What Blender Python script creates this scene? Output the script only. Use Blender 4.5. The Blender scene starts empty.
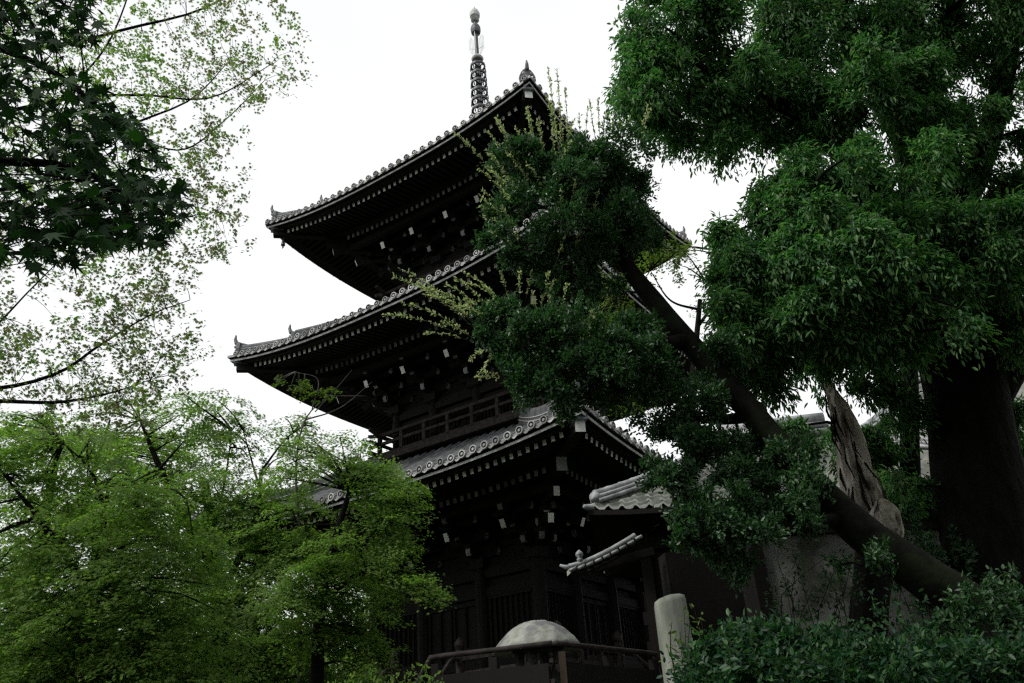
import bpy, math, random
import numpy as np
from mathutils import Vector, Matrix

# ------------------------------------------------------------------ scene, camera, light, exposure
S = bpy.context.scene
COL = S.collection
CAM = np.array([-0.1786, -22.9238, 0.0])
YAW, PITCH, ROLL, FPX = 0.03052, 0.47307, -0.07233, 840.32
RW, RH = 1024, 683
FW = np.array([math.sin(YAW)*math.cos(PITCH), math.cos(YAW)*math.cos(PITCH), math.sin(PITCH)])
_r = np.array([math.cos(YAW), -math.sin(YAW), 0.0]); _u = np.cross(_r, FW)
RT = math.cos(ROLL)*_r + math.sin(ROLL)*_u
UP = -math.sin(ROLL)*_r + math.cos(ROLL)*_u
cam = bpy.data.cameras.new('camera'); camo = bpy.data.objects.new('camera', cam); COL.objects.link(camo)
cam.sensor_width = 36.0; cam.lens = FPX*36/RW; cam.clip_start = 0.05; cam.clip_end = 3000
camo.matrix_world = Matrix(((RT[0], UP[0], -FW[0], CAM[0]), (RT[1], UP[1], -FW[1], CAM[1]), (RT[2], UP[2], -FW[2], CAM[2]), (0, 0, 0, 1)))
S.camera = camo

SUN_EL, SUN_AZ = math.radians(50), math.radians(-114)      # azimuth measured from +Y towards +X
W = bpy.data.worlds.new('World'); S.world = W; W.use_nodes = True
nt = W.node_tree; nt.nodes.clear()
o_ = nt.nodes.new('ShaderNodeOutputWorld'); b_ = nt.nodes.new('ShaderNodeBackground')
sk = nt.nodes.new('ShaderNodeTexSky'); sk.sky_type = 'NISHITA'; sk.sun_disc = False
sk.sun_elevation = SUN_EL; sk.sun_rotation = SUN_AZ; sk.air_density = 1.0; sk.dust_density = 4.0
# thick overcast: the clear sky shows through a bright, slightly uneven cloud layer
tc = nt.nodes.new('ShaderNodeTexCoord'); nz = nt.nodes.new('ShaderNodeTexNoise'); nz.inputs['Scale'].default_value = 1.6; nz.inputs['Detail'].default_value = 3
cr = nt.nodes.new('ShaderNodeValToRGB')
cr.color_ramp.elements[0].position = .3; cr.color_ramp.elements[0].color = (4.15, 4.18, 4.18, 1)
cr.color_ramp.elements[1].position = .75; cr.color_ramp.elements[1].color = (5.1, 5.1, 5.07, 1)
mx = nt.nodes.new('ShaderNodeMix'); mx.data_type = 'RGBA'; mx.inputs[0].default_value = .93
nt.links.new(tc.outputs['Generated'], nz.inputs['Vector']); nt.links.new(nz.outputs['Fac'], cr.inputs['Fac'])
nt.links.new(sk.outputs[0], mx.inputs[6]); nt.links.new(cr.outputs[0], mx.inputs[7])
nt.links.new(mx.outputs[2], b_.inputs['Color']); b_.inputs['Strength'].default_value = .12
nt.links.new(b_.outputs[0], o_.inputs[0])
sl = bpy.data.lights.new('sun', 'SUN'); sl.energy = 1.5; sl.angle = math.radians(14); sl.color = (1, .97, .92)
so = bpy.data.objects.new('sun', sl); COL.objects.link(so)
sd = Vector((math.sin(SUN_AZ)*math.cos(SUN_EL), math.cos(SUN_AZ)*math.cos(SUN_EL), math.sin(SUN_EL)))
so.rotation_euler = (-sd).to_track_quat('-Z', 'Y').to_euler()
V = S.view_settings
V.view_transform = 'Standard'; V.look = 'None'; V.gamma = 1; V.use_curve_mapping = False; V.exposure = 0.95
S.cycles.max_bounces = 7; S.cycles.diffuse_bounces = 3; S.cycles.transmission_bounces = 4; S.cycles.glossy_bounces = 2
S.cycles.use_denoising = False
S.cycles.filter_width = 1.35

def at(px, py, dist):
    """World point seen at pixel (px, py), `dist` metres ahead of the viewpoint along the ground (+Y)."""
    d = FW*FPX + RT*(px-RW/2) - UP*(py-RH/2)
    return CAM + d*(dist/d[1])

def sm(a, b, t):
    t = np.clip((t-a)/(b-a), 0, 1); return t*t*(3-2*t)
def ground(x, y):
    return -1.6 + 1.8*sm(-22, -10, y) + .5*sm(2, 9, x)*sm(-21, -14, y)

# ------------------------------------------------------------------ materials
def mat(name, c1, c2=None, scale=6.0, rough=.8, bump=0.0, spec=.3, detail=6, lo=.35, hi=.65, c3=None, s3=1.5, stretch=None, metal=0):
    m = bpy.data.materials.new(name); m.use_nodes = True
    n = m.node_tree; p = n.nodes['Principled BSDF']
    p.inputs['Roughness'].default_value = rough; p.inputs['Specular IOR Level'].default_value = spec
    p.inputs['Metallic'].default_value = metal
    p.inputs['Base Color'].default_value = (*c1, 1)
    if c2 is None: return m
    t = n.nodes.new('ShaderNodeTexCoord'); x = n.nodes.new('ShaderNodeTexNoise'); x.inputs['Scale'].default_value = scale; x.inputs['Detail'].default_value = detail
    src = t.outputs['Object']
    if stretch:
        mp = n.nodes.new('ShaderNodeMapping'); mp.inputs['Scale'].default_value = stretch; n.links.new(src, mp.inputs[0]); src = mp.outputs[0]
    n.links.new(src, x.inputs['Vector'])
    r = n.nodes.new('ShaderNodeValToRGB'); r.color_ramp.elements[0].position = lo; r.color_ramp.elements[1].position = hi
    r.color_ramp.elements[0].color = (*c1, 1); r.color_ramp.elements[1].color = (*c2, 1)
    n.links.new(x.outputs['Fac'], r.inputs['Fac']); out = r.outputs[0]
    if c3:
        y = n.nodes.new('ShaderNodeTexNoise'); y.inputs['Scale'].default_value = s3; y.inputs['Detail'].default_value = 8
        n.links.new(src, y.inputs['Vector'])
        q = n.nodes.new('ShaderNodeValToRGB'); q.color_ramp.elements[0].position = .52; q.color_ramp.elements[1].position = .62
        n.links.new(y.outputs['Fac'], q.inputs['Fac'])
        k = n.nodes.new('ShaderNodeMix'); k.data_type = 'RGBA'; k.inputs[7].default_value = (*c3, 1)
        n.links.new(q.outputs[0], k.inputs[0]); n.links.new(out, k.inputs[6]); out = k.outputs[2]
    n.links.new(out, p.inputs['Base Color'])
    if bump:
        b = n.nodes.new('ShaderNodeBump'); b.inputs['Strength'].default_value = bump; b.inputs['Distance'].default_value = .02 if bump < .85 else .06
        n.links.new(x.outputs['Fac'], b.inputs['Height']); n.links.new(b.outputs[0], p.inputs['Normal'])
    return m

def leafmat(name, cols, trans, rough=.45, spec=.35, tfac=.45):
    """Leaf: two or more greens drawn per leaf, gloss on top, light passing through."""
    m = bpy.data.materials.new(name); m.use_nodes = True
    n = m.node_tree; p = n.nodes['Principled BSDF']; o = n.nodes['Material Output']
    g = n.nodes.new('ShaderNodeNewGeometry'); r = n.nodes.new('ShaderNodeValToRGB'); e = r.color_ramp.elements
    for i, c in enumerate(cols):
        k = e[i] if i < 2 else e.new(1.0)
        k.position = i/(len(cols)-1) if len(cols) > 1 else 0; 
    for i, c in enumerate(cols): e[i].position = i/(len(cols)-1); e[i].color = (*c, 1)
    n.links.new(g.outputs['Random Per Island'], r.inputs['Fac']); n.links.new(r.outputs[0], p.inputs['Base Color'])
    p.inputs['Roughness'].default_value = rough; p.inputs['Specular IOR Level'].default_value = spec
    t = n.nodes.new('ShaderNodeBsdfTranslucent'); mu = n.nodes.new('ShaderNodeMix'); mu.data_type = 'RGBA'; mu.blend_type = 'MULTIPLY'; mu.inputs[0].default_value = 1
    n.links.new(r.outputs[0], mu.inputs[6]); mu.inputs[7].default_value = (*trans, 1); n.links.new(mu.outputs[2], t.inputs[0])
    s = n.nodes.new('ShaderNodeMixShader'); s.inputs[0].default_value = tfac
    n.links.new(p.outputs[0], s.inputs[1]); n.links.new(t.outputs[0], s.inputs[2]); n.links.new(s.outputs[0], o.inputs[0])
    return m

M = {}
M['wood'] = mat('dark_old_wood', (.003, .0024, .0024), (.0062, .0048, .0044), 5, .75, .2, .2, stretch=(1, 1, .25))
M['wood_grey'] = mat('weathered_wood', (.012, .0098, .0092), (.034, .028, .026), 9, .8, .3, .2)
M['wood_end'] = mat('white_painted_end', (.8, .8, .78), (.62, .63, .62), 2, .7, 0, .2)
M['wood_end_old'] = mat('faded_white_end', (.34, .36, .365), (.2, .21, .21), 3, .8, 0, .2)
M['tile'] = mat('smoked_roof_tile', (.075, .08, .085), (.16, .165, .17), 3.5, .55, .15, .4)
M['tile_rim'] = mat('pale_tile_rim', (.3, .31, .31), (.48, .48, .47), 8, .6, 0, .3)
def vary(m, lo):
    """weathering that differs from piece to piece"""
    n = M[m].node_tree; p = n.nodes['Principled BSDF']; src = p.inputs['Base Color'].links[0].from_socket
    g = n.nodes.new('ShaderNodeNewGeometry'); r = n.nodes.new('ShaderNodeMapRange'); r.inputs['To Min'].default_value = lo; r.inputs['To Max'].default_value = 1.1
    k = n.nodes.new('ShaderNodeMix'); k.data_type = 'RGBA'; k.blend_type = 'MULTIPLY'; k.inputs[0].default_value = 1
    n.links.new(g.outputs['Random Per Island'], r.inputs['Value']); n.links.new(src, k.inputs[6]); n.links.new(r.outputs[0], k.inputs[7]); n.links.new(k.outputs[2], p.inputs['Base Color'])
vary('tile_rim', .4); vary('wood_end', .6); vary('wood_end_old', .35); vary('tile', .6)
M['tile_dark'] = mat('tile_recess', (.035, .036, .04), (.06, .062, .065), 8, .8)
M['edge'] = mat('weathered_eave_board', (.3, .31, .305), (.5, .51, .5), 4, .8, 0, .2)
M['bronze'] = mat('patinated_bronze', (.035, .038, .042), (.08, .083, .09), 5, .5, .1, .4, metal=.3)
M['bronze_pale'] = mat('pale_bronze', (.3, .31, .31), (.45, .46, .45), 5, .45, .1, .4)
M['blackmetal'] = mat('dark_blue_metal', (.09, .1, .12), (.2, .22, .25), 7, .5, 0, .4)
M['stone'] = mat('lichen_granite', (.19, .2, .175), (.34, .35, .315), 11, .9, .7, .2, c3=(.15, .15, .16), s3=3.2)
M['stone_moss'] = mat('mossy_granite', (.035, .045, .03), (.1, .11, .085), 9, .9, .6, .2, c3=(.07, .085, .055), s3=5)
M['stone_dark'] = mat('cap_shade_granite', (.02, .024, .019), (.055, .06, .048), 9, .9, .6, .2)  # darker granite: shade beneath the lantern cap is put into the colour
M['wood_brown'] = mat('brown_wood', (.03, .02, .013), (.06, .042, .03), 7, .8, .3, .2, stretch=(1, 1, .2))
M['stone_post'] = mat('streaked_granite', (.09, .1, .08), (.24, .25, .22), 7, .92, .5, .15, stretch=(1, 1, .22), c3=(.09, .11, .07), s3=2.5)
M['plaster'] = mat('grey_plaster', (.13, .135, .13), (.24, .245, .235), 1.6, .9, .1, .1, c3=(.07, .075, .06), s3=1.7)
M['soil'] = mat('mossy_soil', (.03, .032, .018), (.075, .062, .045), 2.5, .95, .5, .1, c3=(.025, .05, .015), s3=.6)
M['gravel'] = mat('gravel_path', (.16, .15, .14), (.28, .27, .25), 60, .95, .6, .1)

# ------------------------------------------------------------------ mesh helpers
class MB:
    def __init__(s): s.v = []; s.f = []; s.m = []
    def add(s, vs, fs, mi=0):
        b = len(s.v); s.v.extend([tuple(map(float, p)) for p in vs])
        for k, f in enumerate(fs):
            s.f.append([b+i for i in f]); s.m.append(mi[k] if isinstance(mi, (list, tuple)) else mi)
    def box(s, c, d, R=None, mi=0, taper=1.0):
        hx, hy, hz = d[0]/2, d[1]/2, d[2]/2
        vs = []
        for z in (-hz, hz):
            t = taper if z > 0 else 1
            for x, y in ((-hx, -hy), (hx, -hy), (hx, hy), (-hx, hy)): vs.append(np.array([x*t, y*t, z]))
        if R is not None: vs = [R @ p for p in vs]
        s.add([p+np.asarray(c, float) for p in vs], [(0, 3, 2, 1), (4, 5, 6, 7), (0, 1, 5, 4), (1, 2, 6, 5), (2, 3, 7, 6), (3, 0, 4, 7)], mi)
    def bar(s, a, b, w, h, mi=0, up=(0, 0, 1)):
        """square bar from a to b; mi may be (start cap, sides, end cap)."""
        a, b = np.asarray(a, float), np.asarray(b, float); d = b-a; d = d/np.linalg.norm(d)
        x = np.cross(d, up); x /= np.linalg.norm(x); z = np.cross(x, d)
        vs = [p+x*i*w/2+z*j*h/2 for p in (a, b) for i, j in ((-1, -1), (1, -1), (1, 1), (-1, 1))]
        if not isinstance(mi, (list, tuple)): mi = (mi, mi, mi)
        s.add(vs, [(0, 1, 2, 3), (4, 7, 6, 5), (0, 4, 5, 1), (1, 5, 6, 2), (2, 6, 7, 3), (3, 7, 4, 0)], [mi[0], mi[2]]+[mi[1]]*4)
    def grid(s, P, mi=0, flip=False):
        """P: array (m, n, 3) of points."""
        m, n = len(P), len(P[0]); vs = [p for r in P for p in r]; fs = []
        for i in range(m-1):
            for j in range(n-1):
                q = (i*n+j, i*n+j+1, (i+1)*n+j+1, (i+1)*n+j); fs.append(q[::-1] if flip else q)
        s.add(vs, fs, mi)
    def tube(s, path, rad, seg=8, mi=0, caps=True, noise=0, seed=0):
        path = np.asarray(path, float); n = len(path); rad = np.broadcast_to(rad, (n,)); rg = np.random.default_rng(seed)
        T = np.gradient(path, axis=0); T /= np.linalg.norm(T, axis=1)[:, None]+1e-9
        u = np.cross(T[0], (0.31, .95, 0.05)); u /= np.linalg.norm(u)
        ph = rg.uniform(0, 6.28, 4); vs = []
        for i in range(n):
            u = u-T[i]*(u@T[i]); u /= np.linalg.norm(u); w = np.cross(T[i], u)
            for k in range(seg):
                a = 2*math.pi*k/seg; r = rad[i]
                if noise: r *= 1+noise*(math.sin(2*a+ph[0]+i*.22)+.6*math.sin(5*a+ph[1]-i*.35)+.35*math.sin(9*a+ph[2]+i*.5))+noise*.35*rg.uniform(-1, 1)
                vs.append(path[i]+(u*math.cos(a)+w*math.sin(a))*r)
        fs = [(i*seg+k, i*seg+(k+1) % seg, (i+1)*seg+(k+1) % seg, (i+1)*seg+k) for i in range(n-1) for k in range(seg)]
        if caps: fs += [tuple(range(seg))[::-1], tuple(range((n-1)*seg, n*seg))]
        s.add(vs, fs, mi)
    def lathe(s, prof, c=(0, 0, 0), seg=16, mi=0, caps=True):
        """prof: (radius, z) pairs from the bottom up."""
        vs = [(c[0]+r*math.cos(2*math.pi*k/seg), c[1]+r*math.sin(2*math.pi*k/seg), c[2]+z) for r, z in prof for k in range(seg)]
        n = len(prof)
        fs = [(i*seg+k, i*seg+(k+1) % seg, (i+1)*seg+(k+1) % seg, (i+1)*seg+k) for i in range(n-1) for k in range(seg)]
        if caps: fs += [tuple(range(seg))[::-1], tuple(range((n-1)*seg, n*seg))]
        s.add(vs, fs, mi)
    def obj(s, name, mats, parent=None, smooth=False):
        me = bpy.data.meshes.new(name); me.from_pydata(s.v, [], s.f)
        for m in (mats if isinstance(mats, (list, tuple)) else [mats]): me.materials.append(M[m] if isinstance(m, str) else m)
        me.polygons.foreach_set('material_index', s.m)
        if smooth: me.polygons.foreach_set('use_smooth', [True]*len(s.f))
        me.update()
        return link(name, me, parent)

def link(name, me, parent=None):
    o = bpy.data.objects.new(name, me); COL.objects.link(o)
    if parent is not None: o.parent = parent
    return o
def thing(name, label, cat, loc=(0, 0, 0), rz=0, group=None):
    o = bpy.data.objects.new(name, None); COL.objects.link(o); o.empty_display_size = .3
    o.location = tuple(map(float, loc)); o.rotation_euler = (0, 0, rz); return tag(o, label, cat, group)
def tag(o, label, cat, group=None):
    o['label'] = label; o['category'] = cat
    if group: o['group'] = group
    return o
def struct(o): o['kind'] = 'structure'; return o
def dup(o, parent, rz=None, loc=None):
    c = o.copy(); COL.objects.link(c); c.parent = parent
    if rz is not None: c.rotation_euler = (0, 0, rz)
    if loc is not None: c.location = loc
    for ch in list(o.children): dup(ch, c)
    return c
def spline(pts, n):
    """Catmull-Rom through pts (any width), n samples."""
    P = np.asarray(pts, float); P = np.vstack([2*P[0]-P[1], P, 2*P[-1]-P[-2]]); k = len(P)-3
    out = []
    for t in np.linspace(0, k-1e-6, n):
        i = int(t); f = t-i; a, b, c, d = P[i:i+4]
        out.append(.5*((2*b)+(c-a)*f+(2*a-5*b+4*c-d)*f*f+(3*b-a-3*c+d)*f**3))
    return np.array(out)

# ------------------------------------------------------------------ ground
xs = np.concatenate([[-400, -200, -100, -60], np.linspace(-40, 40, 81), [60, 100, 200, 400]])
ys = np.concatenate([[-400, -200, -100, -60], np.linspace(-40, 40, 81), [60, 100, 200, 400, 800]])
mb = MB(); rgn = np.random.default_rng(5)
mb.grid([[(x, y, ground(x, y)+(rgn.uniform(-.03, .03) if abs(x) < 40 and abs(y) < 40 else 0)) for y in ys] for x in xs], flip=True)
struct(mb.obj('ground', 'soil', smooth=True))

# ------------------------------------------------------------------ pagoda
PR = math.radians(55.19)
GZ = 0.2
pag = thing('pagoda', 'dark three-storey wooden pagoda with tiled roofs and bronze spire', 'pagoda', (0, 0, GZ), PR)
ROT = [np.array([[math.cos(k*math.pi/2), -math.sin(k*math.pi/2), 0], [math.sin(k*math.pi/2), math.cos(k*math.pi/2), 0], [0, 0, 1]]) for k in range(4)]
def sp(k, x, o, z): return ROT[k] @ np.array([x, -o, z-GZ])     # heights below are above the viewpoint, like the fit

class Roof:
    def __init__(s, a, zc, up, bi, zi, bw): s.a, s.zc, s.up, s.bi, s.zi, s.bw = a, zc, up, bi, zi, bw; s.ze = zc-up
    def top(s, x, o):
        t = (s.a-o)/(s.a-s.bi); r = min(1.04, abs(x)/max(o, .01)); tt = min(max(t, 0), 1)
        return s.ze+(s.zi-s.ze)*(.72*t+.28*t*t)+s.up*r**2.6*(1-tt)**1.4
    def low(s, x, o, d=0):
        """underside line d below the tile edge, rising inwards"""
        t = min(max((s.a-o)/(s.a-s.bw), 0), 1); r = min(1.04, abs(x)/max(o, .01))
        return s.ze-d+.2*(s.a-o)+s.up*r**2.6*(1-t)**1.4
RF = [Roof(5.987, 6.106, .38, 2.35, 7.75, 2.5), Roof(5.508, 11.11, .5, 2.3, 12.62, 2.1), Roof(5.0, 15.765, .5, .35, 18.6, 1.8)]

def roof_parts(i, R):
    a = R.a; n = 25; rr = np.linspace(-1, 1, n)
    mb = MB()                                              # tiled surface: slab, round tile rows, round and flat end tiles
    for k in range(4):
        os_ = np.linspace(a, R.bi, 10)
        mb.grid([[sp(k, r*o, o, R.top(r*o, o)) for r in rr] for o in os_])
        mb.grid([[sp(k, r*o, o, R.top(r*o, o)-.07) for r in rr] for o in (a, a-.5)], 2, True)
        mb.grid([[sp(k, r*a, a, R.top(r*a, a)-d) for r in rr] for d in (0, .07)], 1, True)
        sp_ = .285; m = int((a-.12)/sp_)
        for q in range(-m, m+1):
            x = q*sp_; path = []; o1 = max(abs(x)+.02, R.bi)
            oo = np.linspace(a+.04, o1, 9)
            P = []
            for o in oo:
                z = R.top(x, o); P.append([sp(k, x+.075*math.cos(t), o, z-.01+.085*math.sin(t)) for t in np.linspace(0, math.pi, 6)])
            mb.grid(P, 0, True)
            rj = math.sin(q*12.9898+k*78.2+i*3.1); rr0 = .086+.004*rj; z0 = R.top(x, a)+.008+.008*math.sin(q*7.7+k); e = a+.045+.008*rj; N = 12                   # end disc: raised pale rim, dark groove, pale boss
            ring = lambda r, off: [sp(k, x+r*math.cos(2*math.pi*t/N), e+off, z0+r*math.sin(2*math.pi*t/N)) for t in range(N)]
            vs = ring(rr0, -.05)+ring(rr0, 0)+ring(.066, 0)+ring(.06, -.02)+ring(.034, -.02)+ring(.028, .0)
            fs = []; ms = []
            for b, mm in ((0, 1), (1, 1), (2, 2), (3, 2), (4, 1)):
                for t in range(N): fs.append((b*N+t, (b+1)*N+t, (b+1)*N+(t+1) % N, b*N+(t+1) % N)); ms.append(mm)
            fs.append(tuple(range(5*N, 6*N))[::-1]); ms.append(1)
            mb.add(vs, fs, ms)
            if q < m:                                                   # drooping flat end tile between two rounds
                U = np.linspace(.07, sp_-.07, 6)
                mb.grid([[sp(k, x+u, a+.02, R.top(x+u, a)-.02-.045*math.sin(math.pi*(u-.07)/(sp_-.14))-h) for u in U] for h in (0, .04)], 1, True)
    roof = mb.obj('roof', ['tile', 'tile_rim', 'tile_dark'], pag)
    mb = MB()                                              # eave boards
    for k in range(4):
        L = lambda o, d, mi=0, fl=False: [[sp(k, r*o[j], o[j], R.low(r*o[j], o[j], d[j])) for r in rr] for j in range(len(o))]
        mb.grid(L((a-.08, a-.08), (.07, .13)), 1, True)
        mb.grid(L((a-.06, a-.06), (.13, .185)), 0, True)
        mb.grid(L((a-.06, a-.2), (.13, .13)), 1); mb.grid(L((a-.06, a-.1), (.185, .185)), 0, True)
        mb.grid(L((a-.08, a-.2), (.19, .19)), 1, True)
        mb.grid(L((a-.2, a-.2), (.19, .25)), 1, True)
        mb.grid(L((a-.2, a-.26), (.25, .25)), 1, True)
        mb.grid(L((a-.26, R.bw), (.25, .25)), 1, True)      # boarding above the rafters
        mb.grid(L((a-1.38, a-1.38), (.25, .5)), 1, True)    # beam carrying the flying rafters
        mb.grid(L((a-1.38, a-1.58), (.5, .5)), 1, True)
        mb.grid(L((a-1.58, R.bw), (.47, .47)), 1, True)
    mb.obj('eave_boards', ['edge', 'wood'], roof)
    mb = MB(); s_ = .2
    for k in range(4):
        m = int((a-.5)/s_)
        for q in range(-m, m+1):
            x = q*s_+.03
            if abs(x) < a-.62:
                o1 = max(a-1.4, abs(x)+.1); o0 = a-.42
                mb.bar(sp(k, x, o1, R.low(x, o1, .31)), sp(k, x, o0, R.low(x, o0, .31)), .085, .11, (0, 0, 1))
            if abs(x) < a-1.9:
                o1 = max(R.bw-.1, abs(x)+.12); o0 = a-1.62
                mb.bar(sp(k, x, o1, R.low(x, o1, .55)), sp(k, x, o0, R.low(x, o0, .55)), .095, .13, (0, 0, 2))
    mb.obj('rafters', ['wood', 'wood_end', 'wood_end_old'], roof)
    for k in range(4):                                     # hip rafters, hip ridges with end ornaments, wind bells
        c = lambda o, z: sp(k, o, o, z)
        mb = MB()
        o0, o1 = a-.2, a-1.7
        mb.bar(c(o1, R.low(o1, o1, .36)), c(o0, R.low(o0, o0, .36)), .2, .26, (0, 0, 1))
        mb.bar(c(R.bw, R.low(R.bw, R.bw, .6)), c(a-1.35, R.low(a-1.35, a-1.35, .62)), .22, .3, (0, 0, 2))
        mb.bar(c(o0-.22, R.low(o0, o0, .23)), c(o0+.06, R.low(o0, o0, .19)), .26, .16, 3)
        mb.obj('hip_rafter', ['wood', 'wood_end', 'wood_end_old', 'blackmetal'], roof)
        mb = MB()
        def ridge(oa, ob, w, h):
            os_ = np.linspace(oa, ob, 12)
            P = []
            for o in os_:
                z = R.top(o, o); sx = w/2/math.sqrt(2)
                P.append([sp(k, o+sx, o-sx, z-.1), sp(k, o+sx, o-sx, z+h), sp(k, o+sx*.7, o-sx*.7, z+h+.07), sp(k, o, o, z+h+.1),
                          sp(k, o-sx*.7, o+sx*.7, z+h+.07), sp(k, o-sx, o+sx, z+h), sp(k, o-sx, o+sx, z-.1)])
            mb.grid(P, 0); mb.add(P[0], [range(7)], 1)
            for j in (.09, .18):
                if j < h:
                    for sgn in (1, -1):
                        mb.tube([sp(k, o+sgn*sx*1.04, o-sgn*sx*1.04, R.top(o, o)+j) for o in os_], .014, 4, 1)
        ridge(a-.22, a-1.5, .26, .16); ridge(a-1.3, R.bi, .3, .34)
        mb.obj('hip_ridge', ['tile', 'tile_rim'], roof)
        for oa, hh, ss in ((a-.22, .16, .8), (a-1.28, .34, .9)):
            mb = MB(); d = np.array([1, -1, 0])/math.sqrt(2); dd = ROT[k] @ d; tt = ROT[k] @ (np.array([1, 1, 0])/math.sqrt(2))
            base = c(oa, R.top(oa, oa)); Z = np.array([0, 0, 1.])
            out = [(-.24, -.06), (.24, -.06), (.27, .12), (.2, .3), (.12, .42), (0, .47), (-.12, .42), (-.2, .3), (-.27, .12)]
            vs = [base+tt*u*ss+Z*w*ss+dd*q for q in (-.02, .08) for u, w in out]; N = len(out)
            mb.add(vs, [tuple(range(N))[::-1], tuple(range(N, 2*N))]+[(j, (j+1) % N, N+(j+1) % N, N+j) for j in range(N)])
            for u in (-.13, .13):                          # eyes and brow in relief
                mb.lathe([(.06*ss, 0), (.055*ss, .05), (.02*ss, .07)], (0, 0, 0), 8, 1)
                nv = 24; R3 = np.stack([tt, Z, dd], 1)
                for q in range(len(mb.v)-nv, len(mb.v)): mb.v[q] = tuple(base+tt*u*ss+Z*.22*ss+dd*.07+R3 @ np.array(mb.v[q]))
            mb.box(base+Z*.08*ss+dd*.09, (.2*ss, .06, .06), np.stack([tt, dd, Z], 1), 1)
            p0 = base+Z*.42*ss                             # long upturned cap tile
            if ss < 1: pth = [p0-dd*.25-Z*.1, p0-dd*.02-Z*.04, p0+dd*.1+Z*.02, p0+dd*.14+Z*.14, p0+dd*.13+Z*.27]; rd = [.075, .075, .065, .045, .02]
            else: pth = [p0-dd*.3-Z*.1, p0-Z*.05, p0+dd*.1+Z*.02, p0+dd*.14+Z*.14, p0+dd*.13+Z*.27]; rd = [.08, .08, .07, .045, .02]
            mb.tube(pth, rd, 8, 0)
            mb.obj('ridge_end_tile', ['tile', 'tile_rim'], roof, smooth=False)
        if i < 2: continue
        mb = MB(); p = c(a-.42, R.low(a-.42, a-.42, .5))
        mb.tube([p, p-np.array([0, 0, .1])], .01, 5)
        mb.lathe([(.07, -.3), (.066, -.29), (.05, -.17), (.04, -.12), (.015, -.09)], p, 10)
        mb.box(p-np.array([0, 0, .37]), (.015, .07, .08)); mb.tube([p-np.array([0, 0, .2]), p-np.array([0, 0, .34])], .006, 4)
        mb.obj('wind_bell', 'bronze', roof)
    return roof

def bracket_mesh(corner, h):
    """three-step bracket cluster; local: wall plane y=0, outside is -y, z=0 at the column head"""
    mb = MB(); mb.box((0, 0, .13), (.4, .4, .26), None, 0, 1.0)
    mb.box((0, 0, .02), (.3, .3, .1), None, 0)
    def arm(a, b, z, w=.13, hh=.19):                       # boat-shaped arm with pale ends
        a, b = np.array(a, float), np.array(b, float); d = b-a; L = np.linalg.norm(d); d /= L; t = np.cross(d, (0, 0, 1)); Z = np.array([0, 0, 1.])
        pr = [(0, hh), (0, hh*.45), (.05, hh*.16), (.14, 0), (L-.14, 0), (L-.05, hh*.16), (L, hh*.45), (L, hh)]
        vs = [a+d*u+Z*(z+v)+t*s_*w/2 for s_ in (-1, 1) for u, v in pr]; N = 8
        fs = [tuple(range(N))[::-1], tuple(range(N, 2*N))]+[(j, (j+1) % N, N+(j+1) % N, N+j) for j in range(N)]
        mb.add(vs, fs, [0, 0, 1, 1, 0, 0, 0, 1, 1, 0])
    st = .44; dz = .3
    dirs = [(0, -1)] if not corner else [(0, -1), (1, 0), (.7071, -.7071)]
    for j in range(3):
        z = .24+dz*j
        for dx, dy in dirs:
            kk = 1.414 if abs(dx*dy) > .1 else 1.0
            e = (st*(j+1)+.06)*kk
            arm((-dx*.1, -dy*.1, 0), (dx*e, dy*e, 0), z)
            q = st*(j+1)*kk-.02
            mb.box((dx*q, dy*q, z+.19+.055), (.2, .2, .11), None, 0, 1.0)
        y = -st*j
        arm((-.55, y, 0), (.55, y, 0), z+.005, .12, .185)
        for u in (-.45, .45): mb.box((u, y, z+.19+.055), (.17, .17, .11))
        if corner: arm((-y, -.55, 0), (-y, .55, 0), z+.008, .12, .18)
    arm((-.5, -st*3, 0), (.5, -st*3, 0), .24+dz*3, .12, .17)
    for dx, dy in dirs:                                    # slanting tail rafters with white ends
        kk = 1.414 if abs(dx*dy) > .1 else 1.0
        for ln, za, zb in (((1.7, 1.4, .83), (1.2, 1.05, .46)) if kk > 1 else ((1.3, 1.2, .56),)):
            mb.bar((0, 0, za), (dx*ln*kk, dy*ln*kk, zb), .13, .2, (0, 0, 2))
    return mb

def tri_side(mb, o, z0, z1, half, th, mi=0):               # closed square ring of boards (four walls)
    for k in range(4):
        mb.grid([[sp(k, x, o, z) for x in (-half, half)] for z in (z0, z1)], mi)

LV = [dict(b=2.5, zf=1.5, z0=4.35), dict(b=2.1, zf=8.0, z0=9.3), dict(b=1.8, zf=12.75, z0=13.95)]
def colx(b): return [-b, -b*.36, b*.36, b]

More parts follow.
